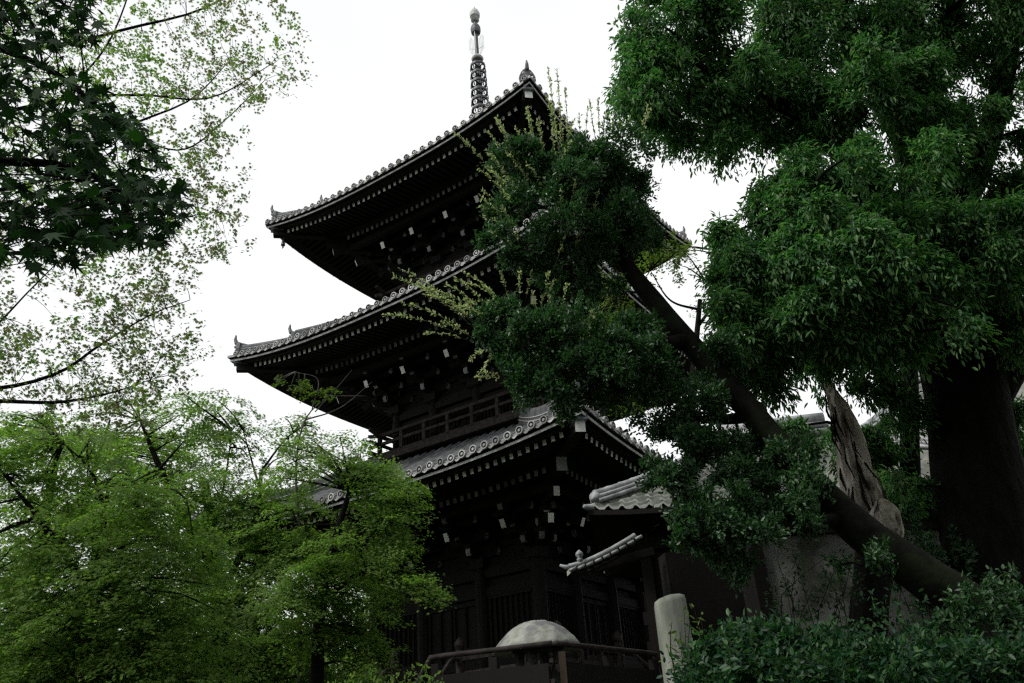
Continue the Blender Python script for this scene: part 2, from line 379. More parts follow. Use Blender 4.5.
roofs = [roof_parts(i, R) for i, R in enumerate(RF)]
bk = None
for i, L in enumerate(LV):
    b, zf, z0 = L['b'], L['zf'], L['z0']; zt = RF[i].low(0, b, .5)
    me_s, me_c = bracket_mesh(False, 0), bracket_mesh(True, 0)
    if i == 0:
        first_s = me_s.obj('bracket_set', ['wood', 'wood_end_old', 'wood_end'], pag); first_c = me_c.obj('bracket_set', ['wood', 'wood_end_old', 'wood_end'], pag)
        used = [False, False]
    for k in range(4):
        for ci, x in enumerate(colx(b)[:-1]):
            corner = ci == 0
            src = first_c if corner else first_s; idx = 1 if corner else 0
            if corner: x = b; 
            loc = sp(k, x, b, z0)
            o = src if not used[idx] else dup(src, pag); used[idx] = True
            o.location = tuple(loc); o.rotation_euler = (0, 0, k*math.pi/2)
    mb = MB()
    for k in range(4):                                     # panelled wall above the heads, purlin, tie beams
        mb.grid([[sp(k, x, b-.06, z) for x in (-b+.06, b-.06)] for z in (zf-.4, zt+.5)])
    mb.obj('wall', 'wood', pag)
    mb = MB()
    for k in range(4):
        e = b+1.32
        mb.bar(sp(k, -e, e, RF[i].low(0, e, .72)), sp(k, e, e, RF[i].low(0, e, .72)), .17, .2)
        for z, w in ((z0-.1, .26), (z0-.55, .2), (zf+.75, .2)):
            if z > zf+.3: mb.bar(sp(k, -b-.05, b+.0, z), sp(k, b+.05, b+.0, z), .12, w)
        for z in (z0+.5, z0+.85, z0+1.2): mb.bar(sp(k, -b, b-.02, z), sp(k, b, b-.02, z), .1, .14)
    mb.obj('tie_beams', 'wood', pag)
    for k in range(4):
        for x in colx(b)[:-1]:
            mb = MB(); p = sp(k, x, b, 0); r = .17 if i == 0 else .14
            mb.lathe([(r*1.25, zf-.02-GZ), (r*1.25, zf+.08-GZ), (r, zf+.14-GZ), (r, z0-.3-GZ), (r*.86, z0-GZ)], (p[0], p[1], 0), 12)
            mb.obj('column', M['wood'] if i else 'wood', pag, smooth=False)
# doors and lattice windows, first storey and the small ones above
for i, L in enumerate(LV):
    b, zf, z0 = L['b'], L['zf'], L['z0']; w = b*.36-.15
    for k in range(4):
        mb = MB(); zt = z0-.68
        for s_ in (-1, 1):
            x0, x1 = (0.015, w) if s_ > 0 else (-w, -.015)
            for xa, xb, za, zb, d in ((x0, x1, zf+.1, zt, 0), ):
                P = [sp(k, xa, b-.02, za), sp(k, xb, b-.02, za), sp(k, xb, b-.02, zb), sp(k, xa, b-.02, zb)]
                mb.add(P, [(0, 1, 2, 3)])
            for z in (zf+.16, (zf+zt)/2, zt-.06): mb.bar(sp(k, x0, b, z), sp(k, x1, b, z), .06, .1)
            for x in (x0+.04, x1-.04, (x0+x1)/2): mb.bar(sp(k, x, b, zf+.1), sp(k, x, b, zt), .05, .08, up=(1, 0.3, 0))
        mb.obj('door', 'wood', pag)
        for s_ in (-1, 1):
            mb = MB(); xa, xb = b*.36+.2, b-.2; za, zb = zf+.9, zt
            if zb-za < .3: za = zf+.2
            for t in np.linspace(xa, xb, 9): mb.bar(sp(k, s_*t, b-.01, za), sp(k, s_*t, b-.01, zb), .05, .05, up=(1, .3, 0))
            for z in (za, zb): mb.bar(sp(k, s_*xa, b+.01, z), sp(k, s_*xb, b+.01, z), .07, .08)
            mb.obj('lattice_window', 'wood', pag)
# verandas and railings
def giboshi(mb, p, z, r=.085, mi=0):
    mb.lathe([(r, z), (r*1.08, z+.02), (r*1.08, z+.05), (r*.75, z+.08), (r*.8, z+.11), (r*1.15, z+.18), (r*1.12, z+.24), (r*.7, z+.31), (r*.15, z+.37)], (p[0], p[1], 0), 12, mi)
def veranda(c, zf, zr, gap, ext, post=.1, wood='wood_grey', newel=True):
    mb = MB()
    for k in range(4):
        mb.add([sp(k, -c-.12, c+.12, zf), sp(k, c+.12, c+.12, zf), sp(k, 1.5, 1.5, zf), sp(k, -1.5, 1.5, zf)], [(0, 1, 2, 3)])
        mb.bar(sp(k, -c-.12, c+.06, zf-.08), sp(k, c+.12, c+.06, zf-.08), .12, .155)
        mb.add([sp(k, -c, c, zf-.12), sp(k, c, c, zf-.12), sp(k, 1.5, 1.5, zf-.12), sp(k, -1.5, 1.5, zf-.12)], [(3, 2, 1, 0)])
    mb.obj('veranda', wood, pag)
    for k in range(4):
        for xa, xb in ([(-c, -gap), (gap, c)] if gap else [(-c, c)]):
            mb = MB()
            ea = xa-ext if xa == -c else xa; eb = xb+ext if xb == c else xb
            for z, w, h, lift in ((zf+.05, .1, .1, 0), (zf+(zr-zf)*.6, .07, .08, 0), (zr, .09, .09, .1)):
                P = [sp(k, t, c, z+(k % 2)*.004) for t in np.linspace(xa, xb, 5)]
                mb.bar(P[0], P[-1], w, h)
                if ext:
                    for t0, t1 in ((xa, ea), (xb, eb)):
                        if t0 != t1: mb.bar(sp(k, t0, c, z+(k % 2)*.004), sp(k, t1, c, z+lift+(k % 2)*.004), w*.95, h*.95)
            nn = max(2, int(round((xb-xa)/.85))+1)
            for t in np.linspace(xa, xb, nn)[(1 if newel else 0):(-1 if newel else None)]:
                p = sp(k, t, c, 0); mb.box((p[0], p[1], (zf+zr)/2-GZ), (post, post, zr-zf-.1), ROT[k])
            mb.obj('railing', wood, pag)
        if newel:
            for t in ([-c, -gap, gap] if gap else [-c]):
                mb = MB(); p = sp(k, t, c, 0)
                mb.lathe([(.1, zf-.1-GZ), (.1, zr+.1-GZ)], (p[0], p[1], 0), 12, 0); giboshi(mb, p, zr+.1-GZ, .1, 0)
                mb.obj('newel_post', [wood, 'blackmetal'], pag)
veranda(3.5, 1.52, 2.27, .95, 0)
veranda(2.45, 8.02, 8.66, 0, .42, newel=False)
veranda(2.35, 12.72, 13.32, 0, .42, newel=False)
# struts with pale fittings under the upper verandas
for c, z in ((2.3, 7.86), (2.2, 12.56)):
    mb = MB()
    for k in range(4):
        for x in np.linspace(-c+.3, c-.3, 4):
            mb.box(sp(k, x, c-.02, z-.22), (.14, .14, .42), ROT[k], 0)
            for dx in (-.22, .22):
                p = sp(k, x+dx, c+.02, z-.14); mb.bar(p-ROT[k] @ np.array([.05*np.sign(dx), 0, .09]), p+ROT[k] @ np.array([.05*np.sign(dx), 0, .07]), .05, .04, 1, up=(1, .2, 0))
            p = sp(k, x, c+.06, z-.3); mb.box(p, (.16, .05, .09), ROT[k], 1)
        mb.grid([[sp(k, x, c-.12, zz) for x in (-c+.12, c-.12)] for zz in (z-.75, z)])
    mb.obj('veranda_struts', ['wood', 'wood_end_old'], pag)
# veranda legs, stairs, podium
mb = MB()
for k in range(4):
    for x in np.linspace(-3.4, 3.4, 5): mb.box(sp(k, x, 3.35, .85), (.16, .16, 1.15), ROT[k])
mb.obj('veranda_legs', 'wood_grey', pag)
for k in range(4):
    mb = MB()
    for j in range(5):
        mb.box(sp(k, 0, 3.72+.28*j, 1.32-.22*j), (1.6, .32, .06), ROT[k])
    for s_ in (-1, 1): mb.bar(sp(k, s_*.82, 3.5, 1.45), sp(k, s_*.82, 5.0, .22), .08, .26)
    st = mb.obj('stair', 'wood_grey', pag)
    for s_ in (-1, 1):
        mb = MB(); x = s_*.95
        P = spline([sp(k, x, 3.52, 2.27), sp(k, x, 3.8, 2.24), sp(k, x, 4.1, 1.98), sp(k, x, 4.9, 1.22)], 14)
        mb.tube(P, .045, 8); mb.tube([p-np.array([0, 0, .35]) for p in P[4:]], .035, 6)
        p = sp(k, x, 4.9, 0); mb.lathe([(.09, .02), (.09, 1.25-GZ)], (p[0], p[1], 0), 10); giboshi(mb, p, 1.25-GZ, .09)
        mb.obj('stair_rail', 'wood_grey', st)
mb = MB(); mb.box((0, 0, .12), (8.6, 8.6, .5)); mb.box((0, 0, .42), (8.0, 8.0, .1)); mb.obj('stone_podium', 'stone_moss', pag)
mb = MB(); mb.box((0, 0, .8), (4.2, 4.2, 1.2)); mb.obj('core_base', 'wood', pag)
# spire
spz = lambda z: z-GZ
sr = MB(); sr.box((0, 0, spz(18.75)), (1.0, 1.0, .5)); sr.box((0, 0, spz(19.03)), (1.15, 1.15, .08))
sr.lathe([(.42, spz(19.07)), (.4, spz(19.3)), (.28, spz(19.48)), (.12, spz(19.55)), (.14, spz(19.6)), (.3, spz(19.72)), (.1, spz(19.78)), (.085, spz(19.8)), (.07, spz(25.6))], (0, 0, 0), 14)
spire = sr.obj('spire', 'bronze', pag, smooth=False)
for j in range(9):
    z = 19.78+.425*j; r = .35-.009*j; mb = MB()
    mb.lathe([(r*.78, spz(z-.03)), (r, spz(z-.05)), (r*1.02, spz(z)), (r, spz(z+.05)), (r*.78, spz(z+.03)), (r*.78, spz(z-.03))], (0, 0, 0), 20, 0, False)
    mb.lathe([(.11, spz(z-.08)), (.13, spz(z-.02)), (.11, spz(z+.08))], (0, 0, 0), 10)
    for q in range(4): mb.bar((0, 0, spz(z)), (r*.8*math.cos(q*1.571), r*.8*math.sin(q*1.571), spz(z)), .05, .04)
    for q in range(8):
        t = q*math.pi/4; p = np.array([r*1.0*math.cos(t), r*1.0*math.sin(t), spz(z-.1)])
        mb.lathe([(.026, -.16), (.022, -.06), (.008, .04)], p, 6)
    mb.obj('spire_ring', 'bronze', spire)
mb = MB(); mb.lathe([(.2, spz(23.5)), (.23, spz(23.56)), (.18, spz(23.66)), (.09, spz(23.72))], (0, 0, 0), 14)
mb.obj('spire_cap', 'bronze_pale', spire)
for q in range(4):                                         # openwork water-flame plates
    mb = MB(); d = np.array([math.cos(q*1.571+.4), math.sin(q*1.571+.4), 0])
    for j, (u, za, zb) in enumerate(((.12, 23.75, 24.6), (.17, 23.8, 24.7), (.22, 23.9, 24.75), (.27, 24.0, 24.65))):
        mb.bar(d*u+np.array([0, 0, spz(za)]), d*(u+.01)+np.array([0, 0, spz(zb)]), .013, .013, up=(1, .2, 0))
    mb.bar(np.array([0, 0, spz(24.05)]), d*.28+np.array([0, 0, spz(24.15)]), .008, .01)
    mb.obj('flame_plate', 'bronze_pale', spire)
mb = MB(); mb.lathe([(.08, spz(24.8)), (.17, spz(24.88)), (.19, spz(25.0)), (.19, spz(25.15)), (.15, spz(25.26)), (.08, spz(25.32))], (0, 0, 0), 14); mb.obj('spire_ball', 'bronze', spire)
mb = MB(); mb.lathe([(.1, spz(25.5)), (.16, spz(25.56)), (.09, spz(25.62)), (.19, spz(25.75)), (.2, spz(25.9)), (.15, spz(26.05)), (.05, spz(26.14)), (.015, spz(26.3))], (0, 0, 0), 14); mb.obj('spire_jewel', 'bronze_pale', spire)

# ------------------------------------------------------------------ gate building, walls, lantern, post, fence
def roof_hip(parent, cx, cy, hw, hd, ze, rise, up, sp_=.2, ridge_half=0.6, flip=1):
    """hipped tile roof; local x along the front eave, local -y to the front; half width hw, half depth hd"""
    mbt = MB()
    def zt(s, o, lim):                                     # o = distance in from the eave, lim = full run
        t = o/lim; return ze+rise*(.8*t+.2*t*t)+up*abs(s)**4*(1-t)**1.5
    for k in range(4):
        R_ = ROT[k]; A, B = (hw, hd) if k % 2 == 0 else (hd, hw)      # A half eave length, B distance of eave from centre
        run = min(hw, hd)
        P = lambda x, o: R_ @ np.array([x, -(B-o), zt(x/max(A-o, .01) if abs(x) <= A-o else 1, o, run)])
        rows = int(run/.21)
        for j in range(rows):                              # overlapping courses of wavy tiles
            o0, o1 = j*run/rows, (j+1)*run/rows+.03; half0, half1 = A-o0, max(A-o1, .02)
            n = max(6, int(2*half0/sp_)*6); X0 = np.linspace(-half0, half0, n+1); X1 = X0*half1/half0
            wave = .028*np.cos(X0/sp_*2*math.pi)+.012*np.cos(X0/sp_*4*math.pi)
            a = [P(x, o0)+np.array([0, 0, .045+w]) for x, w in zip(X0, wave)]
            b = [P(x, min(o1, run))+np.array([0, 0, .02+w*.6]) for x, w in zip(X1, wave)]
            c = [p-np.array([0, 0, .035]) for p in a]
            mbt.grid([a, b]); mbt.grid([c, a], 1)
        mbt.grid([[P(x, 0)-np.array([0, 0, .02]) for x in np.linspace(-A, A, 12)], [P(x, 0)-np.array([0, 0, .09]) for x in np.linspace(-A, A, 12)]], 2)
        mbt.grid([[P(x, 0)-np.array([0, 0, .09]) for x in np.linspace(-A, A, 12)], [P(x*.75, .9)-np.array([0, 0, .35]) for x in np.linspace(-A, A, 12)]], 2, True)
    rf = mbt.obj('roof', ['tile_green', 'tile_lip', 'wood'], parent)
    run = min(hw, hd)
    for sx in (-1, 1):
        for sy in (-1, 1):                                 # hip ridges of stacked tiles
            mb = MB(); Q = []
            for t in np.linspace(.05, 1, 14):
                o = run*t; z = zt(1, o, run)+.02; Q.append(np.array([sx*(hw-o), sy*(hd-o), z]))
            Q = np.array(Q); side = np.array([sx, -sy, 0])/math.sqrt(2)
            for off, r, h in ((0, .06, .17), (.055, .035, .115), (-.055, .035, .115), (.08, .035, .05), (-.08, .035, .05)):
                QQ = spline(Q, 60); mb.tube(QQ+side*off+np.array([0, 0, h]), [r*(1.09 if i % 5 == 0 else 1-.012*(i % 5)) for i in range(60)], 10, 0)
            d = (Q[0]-Q[1])/np.linalg.norm(Q[0]-Q[1]); zz = np.cross(side, d); zz = zz if zz[2] > 0 else -zz
            R3 = np.stack([side, zz, d], 1)
            for rr_, hh in ((.095, 0), (.065, .02), (.035, .035)):
                pts = [Q[0]+np.array([0, 0, .11])+R3 @ np.array([rr_*math.cos(t), rr_*math.sin(t), .03+hh]) for t in np.linspace(0, 2*math.pi, 15)[:-1]]
                bk_ = [Q[0]+np.array([0, 0, .11])+R3 @ np.array([rr_*math.cos(t), rr_*math.sin(t), -.03]) for t in np.linspace(0, 2*math.pi, 15)[:-1]]
                mb.add(bk_+pts, [(i, (i+1) % 14, 14+(i+1) % 14, 14+i) for i in range(14)]+[tuple(range(14, 28))])
            tip = Q[0]-np.array([0, 0, .02]); mb.tube([tip-d*.1, tip+d*.12, tip+d*.26+np.array([0, 0, .06])], [.07, .06, .03], 8)
            mb.obj('hip_ridge', 'tile_ridge', rf, smooth=True)
    mb = MB(); z = ze+rise; L = abs(hw-hd)
    ax = np.array([1, 0, 0]) if hw > hd else np.array([0, 1, 0])
    for off, r, h in ((0, .12, .45), (.09, .06, .32), (-.09, .06, .32), (.1, .07, .18), (-.1, .07, .18)):
        sd_ = np.array([ax[1], ax[0], 0])
        mb.tube([ax*-L+sd_*off+np.array([0, 0, z+h-.12]), ax*L+sd_*off+np.array([0, 0, z+h-.12])], r, 10)
    mb.obj('ridge', 'tile_ridge', rf, smooth=True)
    return rf
M['tile_green'] = mat('mossy_pantile', (.075, .085, .07), (.18, .19, .165), 4, .7, .2, .3)
M['tile_lip'] = mat('pantile_front_lip', (.28, .29, .27), (.4, .41, .38), 5, .7, 0, .3)
M['tile_ridge'] = mat('silver_ridge_tile', (.17, .18, .19), (.38, .39, .4), 5, .5, .1, .4)

def gate_house(name, label, corner, hw, hd, rise, up, rz, group=None, wall_mat='wood'):
    """corner: world position of the near left eave corner"""
    ze = corner[2]-up
    c, s = math.cos(rz), math.sin(rz); off = np.array([c*-hw-s*-hd, s*-hw+c*-hd])
    ctr = np.array(corner[:2])-off; g = float(ground(ctr[0], ctr[1]))
    t = thing(name, label, 'building', (ctr[0], ctr[1], g), rz, group)
    roof_hip(t, 0, 0, hw, hd, ze-g, rise, up)
    mb = MB(); w, d, h = hw-.75, hd-.75, ze-g-.2
    mb.box((0, 0, h/2), (2*w, 2*d, h)); mb.obj('wall', wall_mat, t)
    for x in np.linspace(-w, w, 4):
        for y in (-d, d):
            mb = MB(); mb.box((x, y-.02*np.sign(-y), h/2), (.16, .17, h+.05)); mb.obj('post', 'wood', t)
    mb = MB()
    for y in (-d-.05, d+.05):
        for z in (h-.15, h*.55): mb.box((0, y, z), (2*w+.3, .1, .18))
    mb.obj('tie_beam', 'wood', t)
    return t
gate_house('gate_building', 'dark wooden hall whose grey hipped tile roof reaches the pagoda from the right', at(588, 509, 12.2), 3.3, 2.4, 1.6, .1, math.radians(-9))
# low roofed wall whose tip shows under the hall eave
def small_roof(name, label, tip, rz, L, half):
    t = thing(name, label, 'wall', (tip[0], tip[1], float(ground(tip[0], tip[1]))), rz)
    z0 = tip[2]-float(ground(tip[0], tip[1]))
    mb = MB(); n = 40                                      # local: verge climbs along +x from the tip at the origin, ridge runs back along +y
    us = np.linspace(0, L, 9); rise = half
    prof = [np.array([u, 0, z0+rise*(u/L)**1.35]) for u in us]
    for j in range(8):
        a, b = prof[j], prof[j+1]
        mb.grid([[a+np.array([0, v, .05+.02*math.cos(v*31)]) for v in np.linspace(0, .3, 10)], [b+np.array([.02, v, .02+.02*math.cos(v*31)]) for v in np.linspace(0, .3, 10)]], 0, True)
        mb.grid([[a+np.array([0, v, .01]) for v in (0, .3)], [a+np.array([0, v, .07]) for v in (0, .3)]], 1)
        mb.grid([[p+np.array([.03, v, -.03]) for v in (.02, .3)] for p in (a, b)], 2)
    rf = mb.obj('roof', ['tile_green', 'tile_lip', 'wood'], t)
    mb = MB()
    Q = np.array([p+np.array([-.02, .03, .075]) for p in prof]); mb.tube(Q, .035, 8)
    for j in range(9): mb.tube([Q[j]+np.array([-.01, -.02, -.055]), Q[j]+np.array([.08, -.03, -.02])], .022, 6)
    mb.tube([Q[0]+np.array([.05, 0, 0]), Q[0]+np.array([-.05, 0, -.01]), Q[0]+np.array([-.12, 0, .02])], [.035, .03, .015], 8)
    mb.obj('verge_tiles', 'tile_ridge', rf, smooth=True)
    mb = MB(); p = Q[1]+np.array([.03, 0, .05]); mb.lathe([(.035, -.02), (.04, .015), (.025, .035), (.05, .06), (.047, .09), (.03, .11), (.008, .13)], p, 10)
    mb.obj('finial', 'tile_ridge', rf, smooth=True)
    mb = MB(); mb.box((L+1.3, .5, z0/2+.14), (1.7, .3, z0+.28)); mb.bar((L*.35, .4, z0+rise*.3), (L+.3, .4, z0+rise*.85), .14, .1); mb.obj('wall', 'wood', t)
P0 = at(572, 572, 10.6); P1 = at(640, 538, 10.6)
small_roof('roofed_wall', 'low dark wall capped with a short tiled roof ending in a small round finial', P0, math.radians(8), float(np.linalg.norm((P1-P0)[:2])), float(P1[2]-P0[2]))
# far tiled hall glimpsed behind the camphor
gate_house('far_hall', 'distant hall with tiled roof glimpsed behind the huge dark camphor trunk', at(835, 452, 17.5), 6.0, 4.0, 3.2, .15, math.radians(-4))

def plaster_wall(name, label, a, b, top):
    a, b = np.asarray(a), np.asarray(b); m = (a+b)/2; g = float(min(ground(a[0], a[1]), ground(b[0], b[1])))-.2
    d = b-a; L = float(np.hypot(d[0], d[1])); t = thing(name, label, 'wall', (m[0], m[1], g), math.atan2(d[1], d[0]))
    H = top-g
    mb = MB(); mb.box((0, 0, H/2+.15), (L, .3, H-.3)); mb.obj('wall_face', 'plaster', t)
    mb = MB(); mb.box((0, 0, .12), (L+.04, .36, .5)); mb.obj('stone_footing', 'stone_moss', t)
    mb = MB(); mb.box((0, 0, H+.04), (L+.1, .46, .08)); mb.box((0, 0, H+.11), (L+.04, .3, .06)); mb.obj('coping', 'wood', t)
    mb = MB(); mb.box((-L/2-.05, 0, H/2), (.16, .4, H)); mb.obj('end_post', 'wood', t)
A = at(758, 575, 9.6); B = at(1000, 575, 9.9)
plaster_wall('plaster_wall', 'pale grey plaster wall behind the hedge, crossed by the leaning trunk', A, B, float(at(850, 536, 9.7)[2]))

# stone lantern with a rounded cap
lp = at(538, 649, 8.3); lg = float(ground(lp[0], lp[1]))
lan = thing('stone_lantern', 'stone lantern with a broad rounded lichen-spotted cap', 'lantern', (lp[0], lp[1], lg), .45)
hz = lp[2]-lg; mb = MB(); prof = []
rc = .425
for t in np.linspace(0, math.pi/2, 10): prof.append((.5*math.sin((1-t*2/math.pi)*1.016), hz-.02+.58*(math.cos((1-t*2/math.pi)*1.016)-math.cos(1.016))))
mb.lathe([(.14, hz+.03), (rc*.6, hz+.02), (rc*.96, hz-.02)]+prof, (0, 0, 0), 40)
rg = np.random.default_rng(3)
mb.v = [(x*(1+.03*math.sin(3*math.atan2(y, x)+1)), y*(1+.03*math.cos(2*math.atan2(y, x))), z+rg.uniform(-.006, .006)) for x, y, z in mb.v]
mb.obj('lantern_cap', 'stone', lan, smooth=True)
mb = MB(); hb = hz+.03
for x in (-.13, .13):
    for y in (-.13, .13): mb.box((x, y, hb-.23), (.065, .065, .46))
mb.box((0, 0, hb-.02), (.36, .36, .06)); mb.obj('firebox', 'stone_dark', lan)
mb = MB(); mb.lathe([(.3, hb-.56), (.4, hb-.5), (.42, hb-.42), (.3, hb-.4)], (0, 0, 0), 6); mb.obj('platform', 'stone_moss', lan)
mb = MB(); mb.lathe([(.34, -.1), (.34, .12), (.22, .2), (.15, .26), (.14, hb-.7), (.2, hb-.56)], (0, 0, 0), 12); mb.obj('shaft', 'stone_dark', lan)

# wooden fence with a corner just in front of the lantern
zf_ = float(at(554, 643, 7.55)[2])
def level(px, py):                                         # ground plan position of a point at rail height
    d = FW*FPX + RT*(px-RW/2) - UP*(py-RH/2); return CAM+d*(zf_/d[2])
fc, fl, fr = level(554, 643), level(436, 657), level(652, 653.5)
gz_ = float(ground(fc[0], fc[1])); fo = np.array([fc[0], fc[1], gz_])
fen = thing('wooden_fence', 'low dark wooden fence with a corner in front of the stone lantern', 'fence', fo)
for p, dn in ((fl, -1), (fr, 1)):
    a_, b_ = np.array([0, 0, zf_-gz_]), p-fo; dr = unit_ = (b_-a_)/np.linalg.norm(b_-a_)
    mb = MB(); mb.tube(spline([a_+dr*.02, b_*.5+a_*.5, b_, b_+dr*.07-np.array([0, 0, .03]), b_+dr*.2-np.array([0, 0, .22]), b_+dr*.42-np.array([0, 0, .6])], 24), .023, 8)
    mb.obj('top_rail', 'wood_grey', fen, smooth=True)
    for dz in (.2, .42, .66):
        mb = MB(); mb.bar(a_+dr*.03-np.array([0, 0, dz]), b_-np.array([0, 0, dz]), .05, .06); mb.obj('cross_rail', 'wood', fen)
    for t in (.5, 1.0):
        q = a_+(b_-a_)*t; mb = MB(); mb.box((q[0], q[1], (zf_-gz_)/2-.06), (.07, .07, zf_-gz_), np.array([[dr[0], -dr[1], 0], [dr[1], dr[0], 0], [0, 0, 1]])); mb.obj('post', 'wood', fen)
    mb = MB(); n_ = np.array([-dr[1], dr[0], 0])*dn*-.04
    mb.add([a_+dr*.05+n_-np.array([0, 0, .16]), b_+n_-np.array([0, 0, .16]), b_+n_-np.array([0, 0, 1.0]), a_+dr*.05+n_-np.array([0, 0, 1.0])], [(0, 1, 2, 3)])
    mb.add([p_+n_*.3 for p_ in (a_+dr*.05+n_-np.array([0, 0, .16]), b_+n_-np.array([0, 0, .16]), b_+n_-np.array([0, 0, 1.0]), a_+dr*.05+n_-np.array([0, 0, 1.0]))], [(3, 2, 1, 0)])
    mb.obj('board_panel', 'wood', fen)
mb = MB(); mb.box((0.06, .03, (zf_-gz_)/2-.07), (.055, .055, zf_-gz_+.0)); mb.obj('post', 'wood_brown', fen)
# round stone gate post by the hedge
q = at(669, 597, 6.9); g = float(ground(q[0], q[1])); sgp = MB(); H = q[2]-g
sgp.lathe([(.14, -.3), (.135, H*.5), (.128, H-.05), (.12, H-.015), (.09, H), (.035, H+.012)], (0, 0, 0), 22)
rg = np.random.default_rng(8); sgp.v = [(x*(1+.02*math.sin(4*z)), y, z+(.025*x/.15 if z > H*.8 else 0)) for x, y, z in sgp.v]
po = sgp.obj('stone_post', 'stone_post', smooth=True); po.location = (q[0], q[1], g)
tag(po, 'round weathered stone post standing at the end of the hedge', 'post')

# ------------------------------------------------------------------ trees
def unit(a): return a/(np.linalg.norm(a, axis=-1, keepdims=True)+1e-9)
OV = (np.array([(0, 0, 0), (.3, .22, .05), (.68, .19, .05), (1, 0, -.03), (.68, -.19, .05), (.3, -.22, .05)]), [(0, 1, 2, 3), (0, 3, 4, 5)])
def star(lobes, notch):
    pts = [(0, 0, 0)]
    for i, (a, r) in enumerate(lobes):
        pts.append((.32+r*math.cos(math.radians(a))*.7, r*math.sin(math.radians(a))*.7, -.04*r))
        if i < len(lobes)-1:
            b = (a+lobes[i+1][0])/2; pts.append((.32+notch*math.cos(math.radians(b))*.7, notch*math.sin(math.radians(b))*.7, .03))
    return (np.array(pts), [tuple(range(len(pts)))])
NARROW = (np.array([(0, 0, 0), (.3, .15, .05), (.66, .13, .03), (1, 0, -.12), (.66, -.13, .03), (.3, -.15, .05)]), [(0, 1, 2, 3), (0, 3, 4, 5)])
MAPLE7 = star([(-128, .5), (-84, .78), (-40, .95), (0, 1.0), (40, .95), (84, .78), (128, .5)], .3)
MAPLE5 = star([(-100, .7), (-48, .95), (0, 1.0), (48, .95), (100, .7)], .33)
def leaves(name, P, D, N, size, tmpl, m, parent=None):
    tv, tf = tmpl; n = len(P); k = len(tv)
    D = unit(D); Yv = unit(np.cross(N, D)); Z = np.cross(D, Yv)
    size = np.broadcast_to(size, (n,))[:, None, None]
    V3 = P[:, None, :]+size*(tv[None, :, 0:1]*D[:, None]+tv[None, :, 1:2]*Yv[:, None]+tv[None, :, 2:3]*Z[:, None])
    me = bpy.data.meshes.new(name); me.vertices.add(n*k); me.vertices.foreach_set('co', V3.reshape(-1).astype(np.float32))
    lens = np.array([len(f) for f in tf]); idx = np.concatenate([np.array(f) for f in tf])
    li = (np.arange(n)[:, None]*k+idx[None]).reshape(-1).astype(np.int32); tot = np.tile(lens, n)
    me.loops.add(len(li)); me.loops.foreach_set('vertex_index', li)
    me.polygons.add(len(tot)); me.polygons.foreach_set('loop_start', np.concatenate([[0], np.cumsum(tot)[:-1]]).astype(np.int32)); me.polygons.foreach_set('loop_total', tot.astype(np.int32))
    me.materials.append(M[m]); me.update(calc_edges=True); me.validate()
    return link(name, me, parent)
class Leaves:
    def __init__(s): s.P, s.D, s.N, s.S = [], [], [], []
    def put(s, P, D, N, S): s.P.append(P); s.D.append(D); s.N.append(N); s.S.append(np.broadcast_to(S, (len(P),)))
    def obj(s, name, tmpl, m, parent):
        return leaves(name, np.concatenate(s.P), np.concatenate(s.D), np.concatenate(s.N), np.concatenate(s.S), tmpl, m, parent)
def clump(L, rng, c, r, ntip, per, size, tipr, shell=.55, down=.25, upn=.8, sub=.42, rough=.3):
    """a crown lobe: many uneven sub-clumps, each a burst of leafy twig tips"""
    c = np.asarray(c, float); r = np.broadcast_to(np.asarray(r, float), (3,))
    ns = max(6, ntip//22); us = unit(rng.normal(size=(ns, 3))); rs = (shell+(1-shell)*rng.random(ns)**.5)*(1+rng.normal(0, rough*.5, ns))
    C = us*r*rs[:, None]; sr = np.cbrt(r.prod())*sub*rng.uniform(.55, 1.25, ns)
    k = rng.integers(0, ns, ntip); u = unit(rng.normal(size=(ntip, 3))+us[k]*.7+np.array([0, 0, .25]))
    T = c+C[k]+u*(sr[k]*(.35+.75*rng.random(ntip)**.7))[:, None]
    n = ntip; O = unit(u+rng.normal(0, .4, (n, 3)))
    Tt = np.repeat(T, per, 0); Oo = np.repeat(O, per, 0); m = n*per
    along = rng.uniform(-1, 1, m)[:, None]
    P = Tt+Oo*along*tipr+rng.normal(0, tipr*.33, (m, 3))-np.array([0, 0, 1.])*(along+1)**2*tipr*down*.5
    D = unit(Oo*.8+rng.normal(0, .5, (m, 3))+np.array([0, 0, -down]))
    N = unit(np.array([0, 0, upn])+np.repeat(rng.normal(0, .38, (n, 3)), per, 0)+rng.normal(0, .2, (m, 3))+Oo*.45)
    L.put(P, D, N, size*rng.uniform(.6, 1.2, m))
    return T
